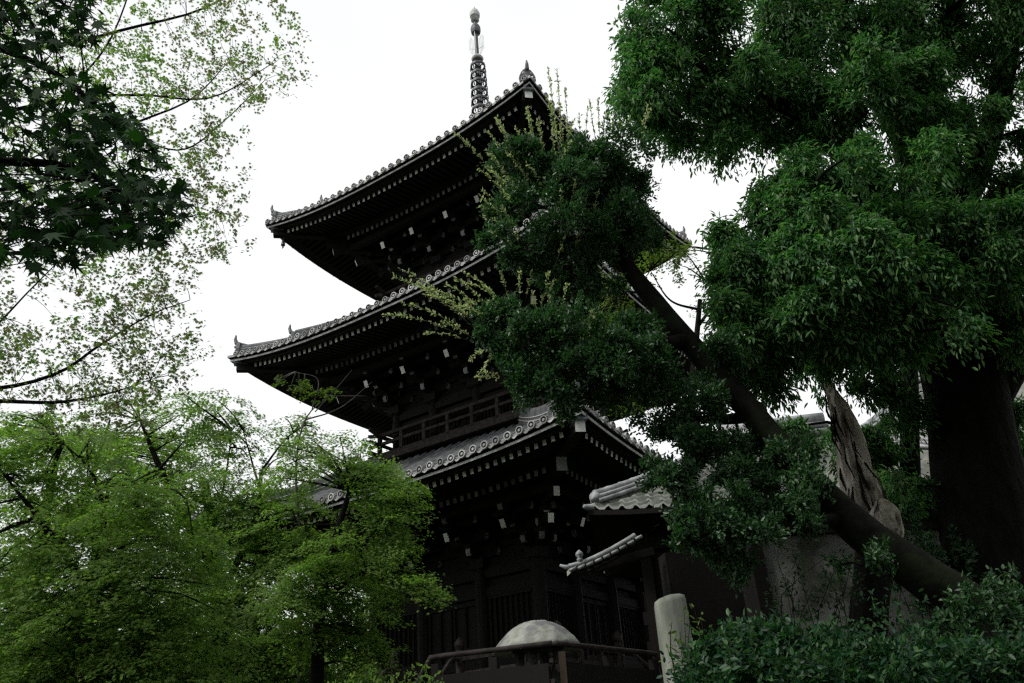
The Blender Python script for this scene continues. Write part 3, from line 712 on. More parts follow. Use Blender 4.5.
def spray(L, rng, c, R_, n, size, thick=.03, pitch=.5, out=None, dn=.35):
    """layered maple spray: a flat fan of leaves that droops outwards like a shingle"""
    c = np.asarray(c, float)
    if out is None: az = rng.uniform(0, 6.283); out = np.array([math.cos(az), math.sin(az), 0])
    o = np.array([out[0], out[1], 0.])+rng.normal(0, .35, 3)*np.array([1, 1, 0]); o = unit(o); pt = pitch+rng.normal(0, .2)
    d = o*math.cos(pt)-np.array([0, 0, math.sin(pt)]); w = np.cross([0, 0, 1.], o); nn = np.cross(d, w); nn = nn if nn[2] > 0 else -nn
    k = max(3, n//7); u = rng.uniform(-1, 1, k); v = rng.normal(0, .42, k)*(1.05-.55*np.abs(u))
    tips = (u*R_)[:, None]*d+(v*R_)[:, None]*w-(((u+1)**2*.1+v**2*.2)*R_)[:, None]*np.array([0, 0, 1.])
    per = 7; m = k*per
    P = c+np.repeat(tips, per, 0)+rng.normal(0, 1, (m, 1))*d*.07*min(1, R_/.4)+rng.normal(0, 1, (m, 1))*w*.07*min(1, R_/.4)+rng.normal(0, thick, (m, 1))*nn
    a = rng.normal(0, 1.0, m); D = unit(np.cos(a)[:, None]*d+np.sin(a)[:, None]*w-nn*.2+rng.normal(0, .2, (m, 3)))
    N = unit(nn+rng.normal(0, dn, (m, 3)))
    L.put(P, D, N, size*rng.uniform(.65, 1.15, m))
def twigs(name, pairs, m, parent, r0=.02, r1=.005, seg=5, sag=.0, rng=None):
    mb = MB()
    for i, (a, b) in enumerate(pairs):
        a, b = np.asarray(a, float), np.asarray(b, float); l = np.linalg.norm(b-a)
        mid = (a+b)/2+(rng.normal(0, .08, 3)*l if rng is not None else 0)+np.array([0, 0, .08*l])
        mb.tube(spline([a, mid, b], 6), np.linspace(r0*min(1, .4+l*.4), r1, 6), seg)
    return mb.obj(name, m, parent, smooth=True)
def nearest(pts, q):
    pts = np.asarray(pts); return pts[np.argmin(((pts-q)**2).sum(1))]

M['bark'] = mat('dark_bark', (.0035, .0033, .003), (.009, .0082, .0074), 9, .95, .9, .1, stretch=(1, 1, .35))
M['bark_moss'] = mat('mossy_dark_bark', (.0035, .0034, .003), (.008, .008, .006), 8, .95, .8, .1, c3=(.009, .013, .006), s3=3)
M['bark_grey'] = mat('grey_twig_bark', (.05, .045, .04), (.1, .095, .085), 9, .9, .3, .1)
M['deadwood'] = mat('bleached_deadwood', (.15, .13, .105), (.46, .43, .38), 7, .9, .9, .1, stretch=(1, 1, .25), c3=(.02, .017, .014), s3=5)
M['leaf_camphor'] = leafmat('camphor_leaf', [(.034, .092, .042), (.06, .145, .056), (.14, .23, .08)], (1, 1.6, .65), .45, .2, .4)
M['leaf_holly'] = leafmat('small_evergreen_leaf', [(.022, .055, .027), (.036, .088, .037), (.065, .125, .048)], (.9, 1.5, .6), .4, .32, .3)
M['leaf_shoot'] = leafmat('pale_new_leaf', [(.36, .43, .2), (.44, .5, .27), (.2, .29, .11)], (1.1, 1.2, .8), .5, .2, .45)
M['leaf_maple'] = leafmat('maple_leaf', [(.08, .155, .042), (.13, .22, .052), (.2, .285, .066)], (1.15, 1.45, .6), .6, .12, .54)
M['leaf_maple_dark'] = leafmat('shade_coloured_maple_leaf', [(.01, .026, .012), (.014, .04, .015), (.03, .075, .022)], (.9, 1.6, .4), .7, .08, .25)  # near-black greens: the deep shade on the near bough is put into the colour
M['leaf_maple_fine'] = leafmat('glare_tinted_maple_leaf', [(.17, .13, .085), (.13, .17, .06), (.11, .2, .06), (.2, .15, .105)], (1.1, 1.25, .8), .6, .15, .55)  # pale and reddish tones put the white sky's glare into the leaf colour
M['leaf_hedge'] = leafmat('hedge_leaf', [(.01, .036, .02), (.018, .06, .028), (.06, .125, .045), (.008, .025, .016)], (.9, 1.5, .6), .45, .22, .3)
M['leaf_yellow'] = leafmat('yellow_green_leaf', [(.08, .14, .03), (.12, .17, .04), (.06, .12, .025)], (1.1, 1.3, .5), .55, .15, .5)

# --- huge camphor at the right
rng = np.random.default_rng(11)
D0 = 9.6
base = at(1010, 700, D0); base[2] = ground(base[0], base[1])-.2
cam_t = thing('camphor_tree', 'huge camphor tree with thick black trunk and dense dark leaves', 'tree', base)
b0 = np.array(base)
trunk_pts = [at(1012, 760, D0), at(1003, 640, D0), at(985, 520, D0), at(970, 420, D0), at(958, 330, D0+.1), at(940, 230, D0+.3), at(918, 120, D0+.5), at(900, 10, D0+.7), at(885, -120, D0+1)]
tr = spline([list(p)+[r] for p, r in zip(trunk_pts, (.85, .64, .54, .5, .52, .46, .4, .34, .25))], 40)
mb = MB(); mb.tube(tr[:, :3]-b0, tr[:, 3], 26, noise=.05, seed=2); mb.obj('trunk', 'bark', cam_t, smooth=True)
limbs = [([at(985, 395, D0), at(1030, 335, D0-.2), at(1090, 280, D0-.4), at(1150, 180, D0-.4)], (.3, .24, .2, .12)),
         ([at(955, 300, D0+.1), at(900, 220, D0-.5), at(840, 150, D0-1.0), at(760, 90, D0-1.4), at(680, 60, D0-1.6)], (.28, .2, .14, .09, .03)),
         ([at(960, 340, D0), at(905, 330, D0-.8), at(850, 290, D0-1.5), at(780, 270, D0-1.9)], (.18, .13, .09, .03)),
         ([at(945, 240, D0+.2), at(985, 150, D0-.3), at(1010, 40, D0-.8), at(1020, -80, D0-1)], (.22, .17, .12, .05)),
         ([at(930, 180, D0+.3), at(860, 60, D0+.1), at(800, -50, D0)], (.22, .15, .06)),
         ([at(912, 520, D0+1.1), at(910, 440, D0+1.1), at(908, 360, D0+1.0), at(900, 290, D0+.8)], (.13, .12, .11, .08))]
allp = [tr[:, :3]]
for pts, rad in limbs:
    q = spline([list(p)+[r] for p, r in zip(pts, rad)], 18); allp.append(q[:, :3])
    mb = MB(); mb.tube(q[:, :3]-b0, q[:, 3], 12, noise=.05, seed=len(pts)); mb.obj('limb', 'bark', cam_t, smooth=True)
allp = np.concatenate(allp)
lobes = [  # px, py, dist, (rx, ry, rz), tips
    (690, 45, 8.2, (.75, .8, .7), 620), (650, 70, 8.0, (.33, .5, .5), 220), (740, 100, 8.3, (.55, .6, .45), 380), (690, 118, 8.2, (.4, .4, .22), 110), (745, -30, 8.4, (.8, .8, .6), 420),
    (830, 30, 8.6, (.9, .9, .8), 800), (800, 120, 8.5, (.6, .7, .5), 420), (930, 20, 8.4, (1.0, .9, .8), 900), (1030, 50, 8.6, (.7, .8, .9), 520), (880, 100, 8.2, (.8, .6, .5), 560), (985, 140, 8.4, (.6, .6, .6), 420),
    (800, 215, 8.0, (.8, .7, .55), 640), (770, 262, 7.9, (.46, .6, .5), 420), (850, 265, 7.7, (.8, .7, .55), 700), (780, 325, 8.0, (.6, .6, .42), 380), (880, 330, 7.8, (.55, .6, .4), 360), (900, 210, 8.0, (.7, .6, .5), 460),
    (980, 245, 8.0, (.7, .6, .5), 480), (1020, 310, 8.6, (.5, .5, .4), 240), (755, 350, 8.4, (.34, .5, .3), 150), (1010, 210, 8.9, (.5, .5, .5), 260), (852, 352, 8.9, (.6, .5, .3), 230),
    (930, -110, 8.3, (1.5, 1.2, .8), 700), (790, -140, 8.4, (1.2, 1.1, .7), 500),
    (682, 20, 8.1, (.38, .5, .4), 160), (655, 105, 8.1, (.35, .4, .25), 90), (720, 140, 8.2, (.25, .3, .15), 40), (888, 400, 9.6, (.3, .4, .4), 130), (905, 485, 9.6, (.25, .4, .3), 90), (960, 300, 8.9, (.5, .5, .3), 160), (1015, 420, 10.5, (.35, .4, .4), 110),
    (845, 445, 10.6, (.5, .4, .35), 170), (885, 450, 10.8, (.2, .3, .4), 60), (870, 490, 10.6, (.45, .4, .25), 140), (780, 430, 10.2, (.4, .4, .2), 80), (732, 255, 8.1, (.26, .4, .35), 110), (880, 290, 9.5, (.8, .6, .6), 300), (830, 330, 9.8, (.8, .6, .5), 260), (900, 210, 9.6, (.8, .6, .6), 260), (634, 28, 8.0, (.2, .3, .25), 40), (630, 88, 7.9, (.16, .2, .2), 26), (735, 310, 7.8, (.3, .3, .3), 90), (830, 180, 7.9, (.6, .5, .3), 260)]  # includes hidden back lobes added to shade the trunk
L = Leaves(); prs = []
for px, py, ds, r, n in lobes:
    c = at(px, py, ds); T = clump(L, rng, c-b0, r, int(n*1.05), 24, .088, .14, shell=.4, down=.8, sub=.33, rough=.6)
    s0 = nearest(allp, c); prs.append((s0-b0, c-b0))
    for q in T[::28]: prs.append((c-b0+(q-(c-b0))*.25, q))
L.obj('crown', NARROW, 'leaf_camphor', cam_t)
L = Leaves()                                               # unseen leaf lobes added over and behind the viewpoint to block sky light
for x, y, z, r in [(7.5, -18.5, 9.5, 2.4), (10, -16, 10.5, 2.6), (5.2, -22.5, 7.6, 2.2), (8.5, -21, 7, 2.6), (5.5, -26, 6.5, 2.4), (9.5, -25, 5.5, 3), (12, -19, 5, 2.6), (5, -29, 4.5, 2.4), (13.5, -14.5, 5, 2.2), (0, -29, 3, 2.6), (0, -29.5, 7, 2.8), (-5, -29, 3.5, 2.6), (-5, -29.5, 7.5, 2.8), (5, -29.5, 8, 2.8), (10, -28, 3, 3), (-9.5, -27.5, 4, 2.8), (10, -29, 9, 3), (0, -28.5, 10.5, 2.6), (5, -27.5, 11, 2.8), (0, -25, 10.5, 2.2)]:
    clump(L, rng, np.array([x, y, z])-b0, (r, r, r*.62), 420, 12, .2, .32, shell=.2, down=.3)
L.obj('added_shade_lobes', OV, 'leaf_camphor', cam_t)
twigs('twigs', prs, 'bark', cam_t, .045, .006, rng=rng)

# --- leaning clipped evergreen
rng = np.random.default_rng(21); D1 = 7.7
base = at(1010, 745, D1); base[2] = ground(base[0], base[1])-.2
lt = thing('leaning_tree', 'leaning clipped evergreen with a bare dark trunk and rounded leaf clumps', 'tree', base); b0 = np.array(base)
pp = [(1012, 770, .26), (1003, 690, .24), (978, 618, .21), (925, 578, .185), (862, 532, .17), (797, 469, .15), (746, 406, .13), (697, 352, .115), (653, 300, .1), (622, 258, .075), (600, 210, .05)]
q = spline([list(at(x, y, D1+.1*i*0))+[r] for i, (x, y, r) in enumerate(pp)], 40)
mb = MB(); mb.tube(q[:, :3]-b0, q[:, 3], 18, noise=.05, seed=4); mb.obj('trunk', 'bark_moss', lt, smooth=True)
allp = [q[:, :3]]
for pts, rad in (([at(690, 340, D1), at(640, 350, D1-.2), at(590, 355, D1-.3), at(545, 350, D1-.3)], (.09, .07, .05, .02)),
                 ([at(760, 415, D1), at(715, 420, D1+.2), at(680, 415, D1+.2)], (.07, .05, .02)),
                 ([at(850, 515, D1), at(790, 530, D1-.2), at(735, 530, D1-.3)], (.08, .06, .02))):
    w = spline([list(p)+[r] for p, r in zip(pts, rad)], 12); allp.append(w[:, :3])
    mb = MB(); mb.tube(w[:, :3]-b0, w[:, 3], 10, noise=.05, seed=7); mb.obj('limb', 'bark_moss', lt, smooth=True)
allp = np.concatenate(allp)
L = Leaves(); prs = []
for px, py, ds, r, n in [(600, 178, 7.6, (.56, .6, .44), 620), (560, 215, 7.5, (.5, .5, .42), 520), (620, 225, 7.7, (.42, .5, .42), 420), (535, 170, 7.5, (.34, .35, .28), 230), (505, 215, 7.4, (.24, .25, .25), 120), (520, 245, 7.4, (.3, .3, .2), 150), (580, 270, 7.6, (.4, .45, .25), 280),
                         (545, 345, 7.4, (.5, .5, .36), 560), (500, 325, 7.3, (.3, .3, .26), 230), (600, 375, 7.4, (.5, .5, .34), 480), (640, 345, 7.5, (.34, .4, .25), 240), (560, 390, 7.4, (.42, .4, .2), 230),
                         (682, 405, 7.6, (.36, .4, .28), 300), (690, 435, 7.6, (.26, .3, .18), 150), (742, 534, 7.4, (.45, .5, .3), 260), (735, 452, 7.8, (.36, .35, .2), 190), (778, 468, 7.9, (.34, .35, .26), 180), (715, 458, 7.6, (.2, .25, .16), 80), (748, 482, 7.6, (.28, .3, .14), 110), (810, 500, 7.5, (.16, .2, .12), 34), (690, 540, 7.3, (.25, .3, .18), 60), (680, 492, 7.3, (.2, .3, .28), 120), (790, 490, 7.5, (.36, .4, .3), 160), (770, 455, 8.3, (.42, .4, .3), 200), (720, 375, 7.9, (.32, .4, .2), 160), (790, 520, 7.6, (.25, .3, .14), 60),
                         (735, 570, 7.5, (.2, .3, .1), 40), (870, 565, 7.3, (.2, .2, .12), 30), (720, 345, 7.5, (.2, .2, .16), 50), (660, 470, 7.4, (.16, .2, .12), 40), (655, 375, 7.3, (.25, .25, .18), 70)]:
    c = at(px, py, ds); T = clump(L, rng, c-b0, np.array(r)*.95, int(n*1.05), 26, .047, .08, shell=.4, down=-.15, upn=.5, sub=.31, rough=.5)
    s0 = nearest(allp, c); prs.append((s0-b0, c-b0))
    for t in T[::25]: prs.append((c-b0+(t-(c-b0))*.2, t))
L.obj('crown', OV, 'leaf_holly', lt)
twigs('twigs', prs, 'bark_moss', lt, .035, .005, rng=rng)
L = Leaves(); prs = []                                     # long pale new shoots standing out of the clumps
SH = [((520, 215), (478, 168)), ((530, 200), (488, 132)), ((535, 190), (505, 150)), ((520, 240), (480, 205)), ((540, 180), (527, 108)), ((525, 225), (498, 185)), ((545, 175), (538, 120)), ((555, 165), (552, 118)), ((515, 250), (492, 232)), ((530, 215), (508, 178)),
      ((570, 150), (565, 88)), ((560, 160), (548, 68)), ((600, 140), (598, 98)), ((625, 145), (630, 118)), ((640, 150), (648, 105)), ((615, 140), (612, 118)), ((545, 265), (560, 195)), ((570, 215), (576, 178)), ((575, 255), (583, 225)),
      ((480, 330), (398, 268)), ((470, 335), (402, 303)), ((485, 318), (432, 290)), ((490, 310), (455, 278)), ((500, 305), (475, 278)), ((510, 305), (500, 272)), ((520, 300), (520, 270)), ((495, 320), (462, 300)), ((475, 340), (440, 322)), ((535, 310), (532, 292)), ((560, 330), (566, 285)), ((590, 340), (592, 310)), ((490, 350), (470, 360)), ((505, 380), (478, 372)), ((530, 190), (497, 118)), ((545, 180), (515, 128)), ((560, 170), (575, 118)), ((585, 150), (588, 108)), ((515, 235), (483, 190)), ((525, 205), (486, 150)), ((475, 325), (415, 283)), ((500, 300), (462, 272)), ((545, 300), (548, 272)), ((600, 165), (606, 112)), ((560, 235), (562, 190)), ((590, 225), (600, 190)), ((525, 250), (500, 205))]
for (x0, y0), (x1, y1) in SH:
    for j in range(2):
        jx, jy = rng.normal(0, 9, 2) if j else (0, 0)
        dd = rng.uniform(-.25, .2)
        a = at(x0+jx*.5, y0, 7.4+dd*.5); b = at(x1+jx, y1+abs(jy), 7.2+dd); prs.append((a-b0, b-b0)); ln = np.linalg.norm(b-a); n = int(ln/.0105)
        t = rng.uniform(.15, 1.0, n)[:, None]; ax = unit(b-a)
        P = a+(b-a)*t+np.array([0, 0, .08*ln])*(4*t*(1-t))+rng.normal(0, .006, (n, 3)); D = unit(ax*.8+rng.normal(0, .6, (n, 3))); N = unit(rng.normal(0, .6, (n, 3))+np.array([0, -.3, .8]))
        L.put(P-b0, D, N, .04*rng.uniform(.55, 1.15, n))
L.obj('new_shoots', OV, 'leaf_shoot', lt); twigs('shoot_stems', prs, 'bark_grey', lt, .006, .002, 4)

# --- broken dead trunk behind it
rng = np.random.default_rng(31); D2 = 8.9
base = at(868, 720, D2); base[2] = ground(base[0], base[1])-.1
dt = thing('dead_trunk', 'broken bleached dead trunk with torn bark behind the leaning tree', 'dead tree', base); b0 = np.array(base)
q = spline([list(at(x, y, D2))+[r*.8] for x, y, r in ((878, 560, .2), (876, 535, .2), (870, 515, .2), (858, 475, .18), (848, 435, .165), (836, 402, .12), (826, 382, .04))], 30)
mb = MB(); mb.tube(q[:, :3]-b0, q[:, 3], 24, noise=.26, seed=9); mb.obj('trunk', 'deadwood', dt)
q2 = spline([list(at(x, y, D2))+[r] for x, y, r in ((868, 760, .24), (868, 690, .22), (869, 620, .2), (877, 545, .195))], 16)
mb = MB(); mb.tube(q2[:, :3]-b0, q2[:, 3], 18, noise=.1, seed=19); mb.obj('lower_trunk', 'bark', dt, smooth=True)
w = spline([list(at(x, y, D2-.25))+[r] for x, y, r in ((880, 500, .05), (884, 512, .14), (886, 528, .16), (884, 545, .1))], 12)
mb = MB(); mb.tube(w[:, :3]-b0, w[:, 3], 18, noise=.12, seed=5); mb.obj('torn_stub', 'deadwood', dt)
mb = MB()
for i in range(26):
    t = rng.uniform(.3, .99); p = q[int(t*29), :3]-b0; r = q[int(t*29), 3]; az = rng.uniform(2.6, 5.6); o = np.array([math.cos(az), math.sin(az), 0])*r*1.02
    ln = rng.uniform(.2, .5); mb.tube([p+o, p+o*1.15+np.array([-.02, 0, -ln*.5]), p+o*1.25+np.array([.06*ln, -.02, -ln])], [.006, .014, .004], 5, noise=.4, seed=i)
mb.obj('bark_strips', 'bark', dt)

# --- maples at the lower left
def maple(name, label, basepx, dist, forks, puffs, leaf, lm, seed, group=None, dens=1.0, R_=(.24, .48), bark='bark', n0=170, flat=.022):
    rng = np.random.default_rng(seed); base = at(*basepx, dist); base[2] = ground(base[0], base[1])-.1
    t = thing(name, label, 'tree', base, 0, group); b0 = np.array(base); allp = []
    for j, (pts, r0, r1) in enumerate(forks):
        P = [at(x, y, dist+d) for x, y, d in pts]
        if j == 0: P = [base]+P
        q = spline(P, 18); allp.append(q); mb = MB(); mb.tube(q-b0, np.linspace(r0, r1, 18), 10, noise=.05, seed=seed+j)
        mb.obj('trunk' if j == 0 else 'limb', bark, t, smooth=True)
    allp = np.concatenate(allp); L = Leaves(); prs = []
    for px, py, dd, r, n in puffs:                         # ellipsoid of flat sprays
        c = at(px, py, dist+dd); r = np.asarray(r, float)
        for k in range(int(n*dens)):
            u = unit(rng.normal(size=3))*(rng.random()**.4); s_ = c+u*r
            if r[2] > .13: s_[2] = round((s_[2]+.12*math.sin(s_[0]*1.7+seed))/.36)*.36+rng.normal(0, .045)
            v_ = s_-CAM; sx = RW/2+FPX*(v_ @ RT)/(v_ @ FW); sy = RH/2-FPX*(v_ @ UP)/(v_ @ FW)
            if seed == 43 and ((sx-325)/38)**2+((sy-487)/20)**2 < 1: continue
            spray(L, rng, s_-b0, rng.uniform(*R_), int(n0*rng.uniform(.6, 1.3)), leaf, flat, .42, u+np.array([0, -.35, 0]), .3)
            if k % 2 == 0: prs.append((nearest(allp, s_)-b0, s_-b0))
    L.obj('crown', MAPLE5, lm, t); twigs('twigs', prs, bark, t, .025, .004, 5, rng=rng)
    return t
GM = 'maples left of the pagoda'
maple('maple_tree', 'spreading light green maple closest to the lower left corner', (60, 760), 10.0,
      [([(70, 640, 0), (95, 560, 0), (110, 480, .2)], .13, .02), ([(90, 590, 0), (40, 520, -.3), (0, 470, -.4)], .05, .008), ([(100, 540, .1), (150, 480, 0), (185, 440, 0)], .04, .006), ([(105, 510, .1), (90, 470, 0), (60, 440, 0)], .03, .005)],
      [(60, 470, 0, (1.1, 1.0, .5), 60), (150, 520, -.6, (.9, .9, .5), 55), (30, 560, -.5, (1.0, .9, .6), 50), (140, 590, -.8, (1.1, .8, .5), 55), (50, 640, -.4, (1.2, .9, .5), 60), (170, 650, -.4, (1.0, .8, .5), 50), (20, 440, .3, (.7, .8, .3), 25), (60, 690, 0, (1.4, .9, .4), 60), (190, 690, .2, (1.0, .9, .4), 45)],
      .05, 'leaf_maple', 41, GM, .95)
maple('maple_tree', 'rounded green maple behind the pale one, its top against the white sky', (215, 760), 13.0,
      [([(222, 640, 0), (215, 560, 0), (205, 480, 0)], .18, .06), ([(220, 600, 0), (255, 520, 0), (262, 470, 0)], .06, .02), ([(262, 470, 0), (285, 440, 0), (305, 425, 0)], .02, .006), ([(260, 490, 0), (250, 455, 0), (243, 430, 0)], .02, .006), ([(262, 475, 0), (275, 460, 0), (300, 452, 0)], .016, .005), ([(216, 570, 0), (170, 490, .2), (140, 420, .3)], .1, .02), ([(212, 540, 0), (225, 480, .1), (232, 430, .1)], .03, .006)],
      [(210, 430, 0, (1.0, 1.0, .42), 42), (120, 420, .3, (1.0, 1.0, .32), 26), (260, 495, -.3, (1.0, .9, .5), 50), (200, 510, -.5, (.9, .9, .5), 45), (285, 555, -.6, (1.2, .9, .6), 70), (230, 620, -.5, (1.5, 1, .6), 80), (295, 425, .2, (.45, .6, .2), 10), (290, 650, -.3, (1.1, .9, .5), 50), (240, 700, .3, (1.7, 1, .5), 70)],
      .055, 'leaf_maple', 42, GM, .95)
maple('maple_tree', 'layered dark green maple reaching over the lower pagoda eave', (315, 760), 11.3,
      [([(318, 660, 0), (322, 600, 0), (335, 540, 0), (350, 490, 0)], .1, .03), ([(322, 600, 0), (370, 570, -.2), (420, 575, -.3)], .05, .015), ([(330, 560, 0), (380, 520, 0), (405, 510, 0)], .05, .015)],
      [(340, 468, 0, (.55, .7, .22), 24), (375, 500, -.1, (.55, .6, .28), 30), (330, 500, .2, (.6, .7, .35), 36), (385, 535, -.1, (.4, .5, .14), 18), (350, 570, -.2, (.7, .7, .26), 40), (410, 585, -.3, (.5, .4, .12), 14), (300, 610, -.2, (.6, .7, .4), 42), (340, 640, .3, (.45, .6, .3), 18), (345, 612, .7, (.5, .5, .3), 26), (350, 650, .6, (.5, .5, .25), 20), (370, 480, .3, (.5, .6, .25), 22), (300, 470, .3, (.5, .5, .3), 26)],
      .046, 'leaf_maple', 43, GM, 1.0, (.22, .42))
maple('maple_tree', 'green maple standing far left against the sky behind the other maples', (20, 760), 17.0,
      [([(30, 640, 0), (45, 520, 0), (60, 440, 0)], .2, .06), ([(40, 560, 0), (90, 480, 0), (110, 420, 0)], .1, .02)],
      [(40, 440, 0, (1.5, 1.2, .45), 34), (150, 460, .3, (1.7, 1.2, .7), 60), (60, 520, 0, (1.8, 1.2, .8), 70), (180, 570, .5, (2.2, 1.2, .9), 80), (60, 620, .2, (2.0, 1.2, .9), 60), (60, 690, .2, (2.4, 1.2, .7), 80), (10, 590, .6, (1.6, 1.2, .9), 60), (220, 670, .4, (2.0, 1.2, .9), 80), (330, 680, .4, (1.2, 1.2, .6), 40)],
      .065, 'leaf_maple', 44, GM, 1.35, (.4, .7))
# sparse dead-twigged maple sprig in front of the second roof
maple('maple_sapling', 'thin bare-twigged maple with a yellowish tuft in front of the second eave', (300, 760), 12.2,
      [([(300, 560, 0), (296, 470, 0), (305, 420, 0), (330, 395, 0)], .03, .006), ([(305, 420, 0), (340, 408, 0), (372, 382, -.1)], .014, .004), ([(315, 412, 0), (335, 390, 0), (352, 370, 0)], .01, .003), ([(330, 396, 0), (350, 396, 0), (366, 396, 0)], .01, .003), ([(312, 410, 0), (318, 380, 0), (296, 372, 0)], .01, .003)],
      [(322, 391, 0, (.26, .2, .05), 10), (298, 386, .1, (.24, .2, .05), 9), (278, 380, .1, (.1, .15, .04), 3)], .045, 'leaf_yellow', 46, None, 1, (.08, .16), 'bark_grey', 40, .02)

# --- fine-leaved maple against the sky, upper left
rng = np.random.default_rng(51); base = at(-330, 560, 7.5); base[2] = ground(base[0], base[1])-.1
ft = thing('maple_tree', 'airy maple with small glare-reddened leaves on thin branches against the white sky', 'tree', base, 0, None); b0 = np.array(base)
tq = spline([base, at(-330, 420, 7.5), at(-310, 250, 7.4), at(-260, 80, 7.2)], 18); mb = MB(); mb.tube(tq-b0, np.linspace(.22, .1, 18), 12, noise=.05, seed=1); mb.obj('trunk', 'bark', ft, smooth=True)
BR = [[(-320, 400), (-100, 398), (0, 401), (60, 402), (110, 393), (150, 380)], [(-320, 380), (-100, 392), (0, 388), (60, 372), (100, 345), (150, 315), (190, 300)], [(-310, 300), (-100, 200), (30, 185), (120, 130), (190, 100), (230, 60)],
      [(-300, 200), (-60, 130), (60, 100), (140, 95), (210, 98), (270, 65)], [(-280, 120), (-60, 60), (60, 45), (130, 28), (200, 10), (250, -20), (300, -60)], [(-310, 280), (-100, 260), (40, 250), (140, 225), (215, 212)], [(-100, 395), (-20, 340), (30, 290), (60, 260)], [(120, 130), (180, 150), (225, 120), (265, 80)], [(60, 100), (110, 40), (140, -40), (160, -90)]]
allp = []
for j, br in enumerate(BR):
    P = spline([at(x, y, 7.4+.12*((j*7) % 5-2)) for x, y in br], 20); allp.append(P); mb = MB(); mb.tube(P-b0, np.linspace(.032 if j < 6 else .014, .004, 20), 6, noise=.04, seed=j); mb.obj('branch', 'bark', ft, smooth=True)
allp = np.concatenate(allp); L = Leaves(); Lg = Leaves(); prs = []
def inside(x, y):                                          # where the photo's thin crown reaches
    e = np.interp(y, [-60, 0, 50, 75, 110, 150, 170, 200, 245, 262, 275, 300, 350, 372, 420], [330, 300, 305, 312, 262, 235, 245, 250, 255, 190, 205, 195, 215, 195, 150])
    return x < e-rng.uniform(0, 14)
cnt = 0
while cnt < 1550:
    x, y = rng.uniform(-120, 315), rng.uniform(-60, 425)
    if not inside(x, y): continue
    if 10 < x < 55 and 268 < y < 330 and rng.random() < .85: continue
    if 190 < x < 260 and 105 < y < 122 and rng.random() < .8: continue
    if y > 395 and x < 35: continue
    c = at(x, y, 7.4+rng.uniform(-.6, .6)); cnt += 1
    green = rng.random() < (.75 if x < 170 and y < 200 else .3)
    spray(Lg if green else L, rng, c-b0, rng.uniform(.1, .22), int(rng.uniform(20, 40)), .041, .03, .3, None, .7)
    q_ = nearest(allp, c)
    if np.linalg.norm(q_-c) < .42: prs.append((q_-b0, c-b0))
L.obj('crown', MAPLE5, 'leaf_maple_fine', ft); Lg.obj('crown', MAPLE5, 'leaf_maple', ft); twigs('twigs', prs, 'bark', ft, .007, .0015, 4, rng=rng)

# --- near dark maple bough, upper left
rng = np.random.default_rng(61); base = at(-900, 700, 2.6); base[2] = ground(base[0], base[1])-.1
nm = thing('maple_tree', 'dark maple bough with large pointed leaves hanging close in the upper left', 'tree', base); b0 = np.array(base)
tq = spline([base, at(-900, 420, 2.6), at(-860, 200, 2.6), at(-760, -20, 2.6)], 16); mb = MB(); mb.tube(tq-b0, np.linspace(.16, .08, 16), 12, noise=.05, seed=1); mb.obj('trunk', 'bark', nm, smooth=True)
BR = [[(-860, 220), (-300, 150), (-60, 160), (60, 165), (120, 190), (165, 215)], [(-800, 60), (-300, 20), (-80, 30), (30, 60), (90, 100), (140, 150)], [(-780, 0), (-300, -60), (-60, -50), (40, -10), (85, 20)], [(-300, 150), (-80, 210), (0, 225), (60, 235), (100, 240)]]
allp = []
for j, br in enumerate(BR):
    P = spline([at(x, y, 2.55+.06*(j-1)) for x, y in br], 20); allp.append(P); mb = MB(); mb.tube(P-b0, np.linspace(.03, .003, 20), 7, noise=.04, seed=j); mb.obj('branch', 'bark', nm, smooth=True)
allp = np.concatenate(allp); L = Leaves(); prs = []
def edge(y): return np.interp(y, [-60, 0, 40, 62, 80, 110, 150, 185, 205, 240, 262], [110, 105, 95, 62, 95, 130, 160, 188, 195, 165, 60])
cnt = 0
while cnt < 3800:
    x, y = rng.uniform(-170, 190), rng.uniform(-120, 268)
    if x > edge(y)-8*rng.random(): continue
    if 15 < x < 75 and 45 < y < 75 and rng.random() < .7: continue
    if -10 < x < 40 and 110 < y < 165 and rng.random() < .6: continue
    if y > 165 and x < 40 and rng.random() < .35: continue
    c = at(x, y, 2.55+rng.normal(0, .22)); cnt += 1
    n = 1; az = rng.normal(.4, .9); D = unit(np.array([[math.cos(az), rng.normal(0, .5), -.65+rng.normal(0, .3)]])); N = unit(np.array([[rng.normal(0, .6), rng.normal(-.6, .6), .75]]))
    L.put((c-b0)[None], D, N, .074*rng.uniform(.7, 1.15))
    if cnt % 9 == 0: prs.append((nearest(allp, c)-b0, c-b0))
L.obj('crown', MAPLE7, 'leaf_maple_dark', nm); twigs('twigs', prs, 'bark', nm, .006, .0012, 4, rng=rng)

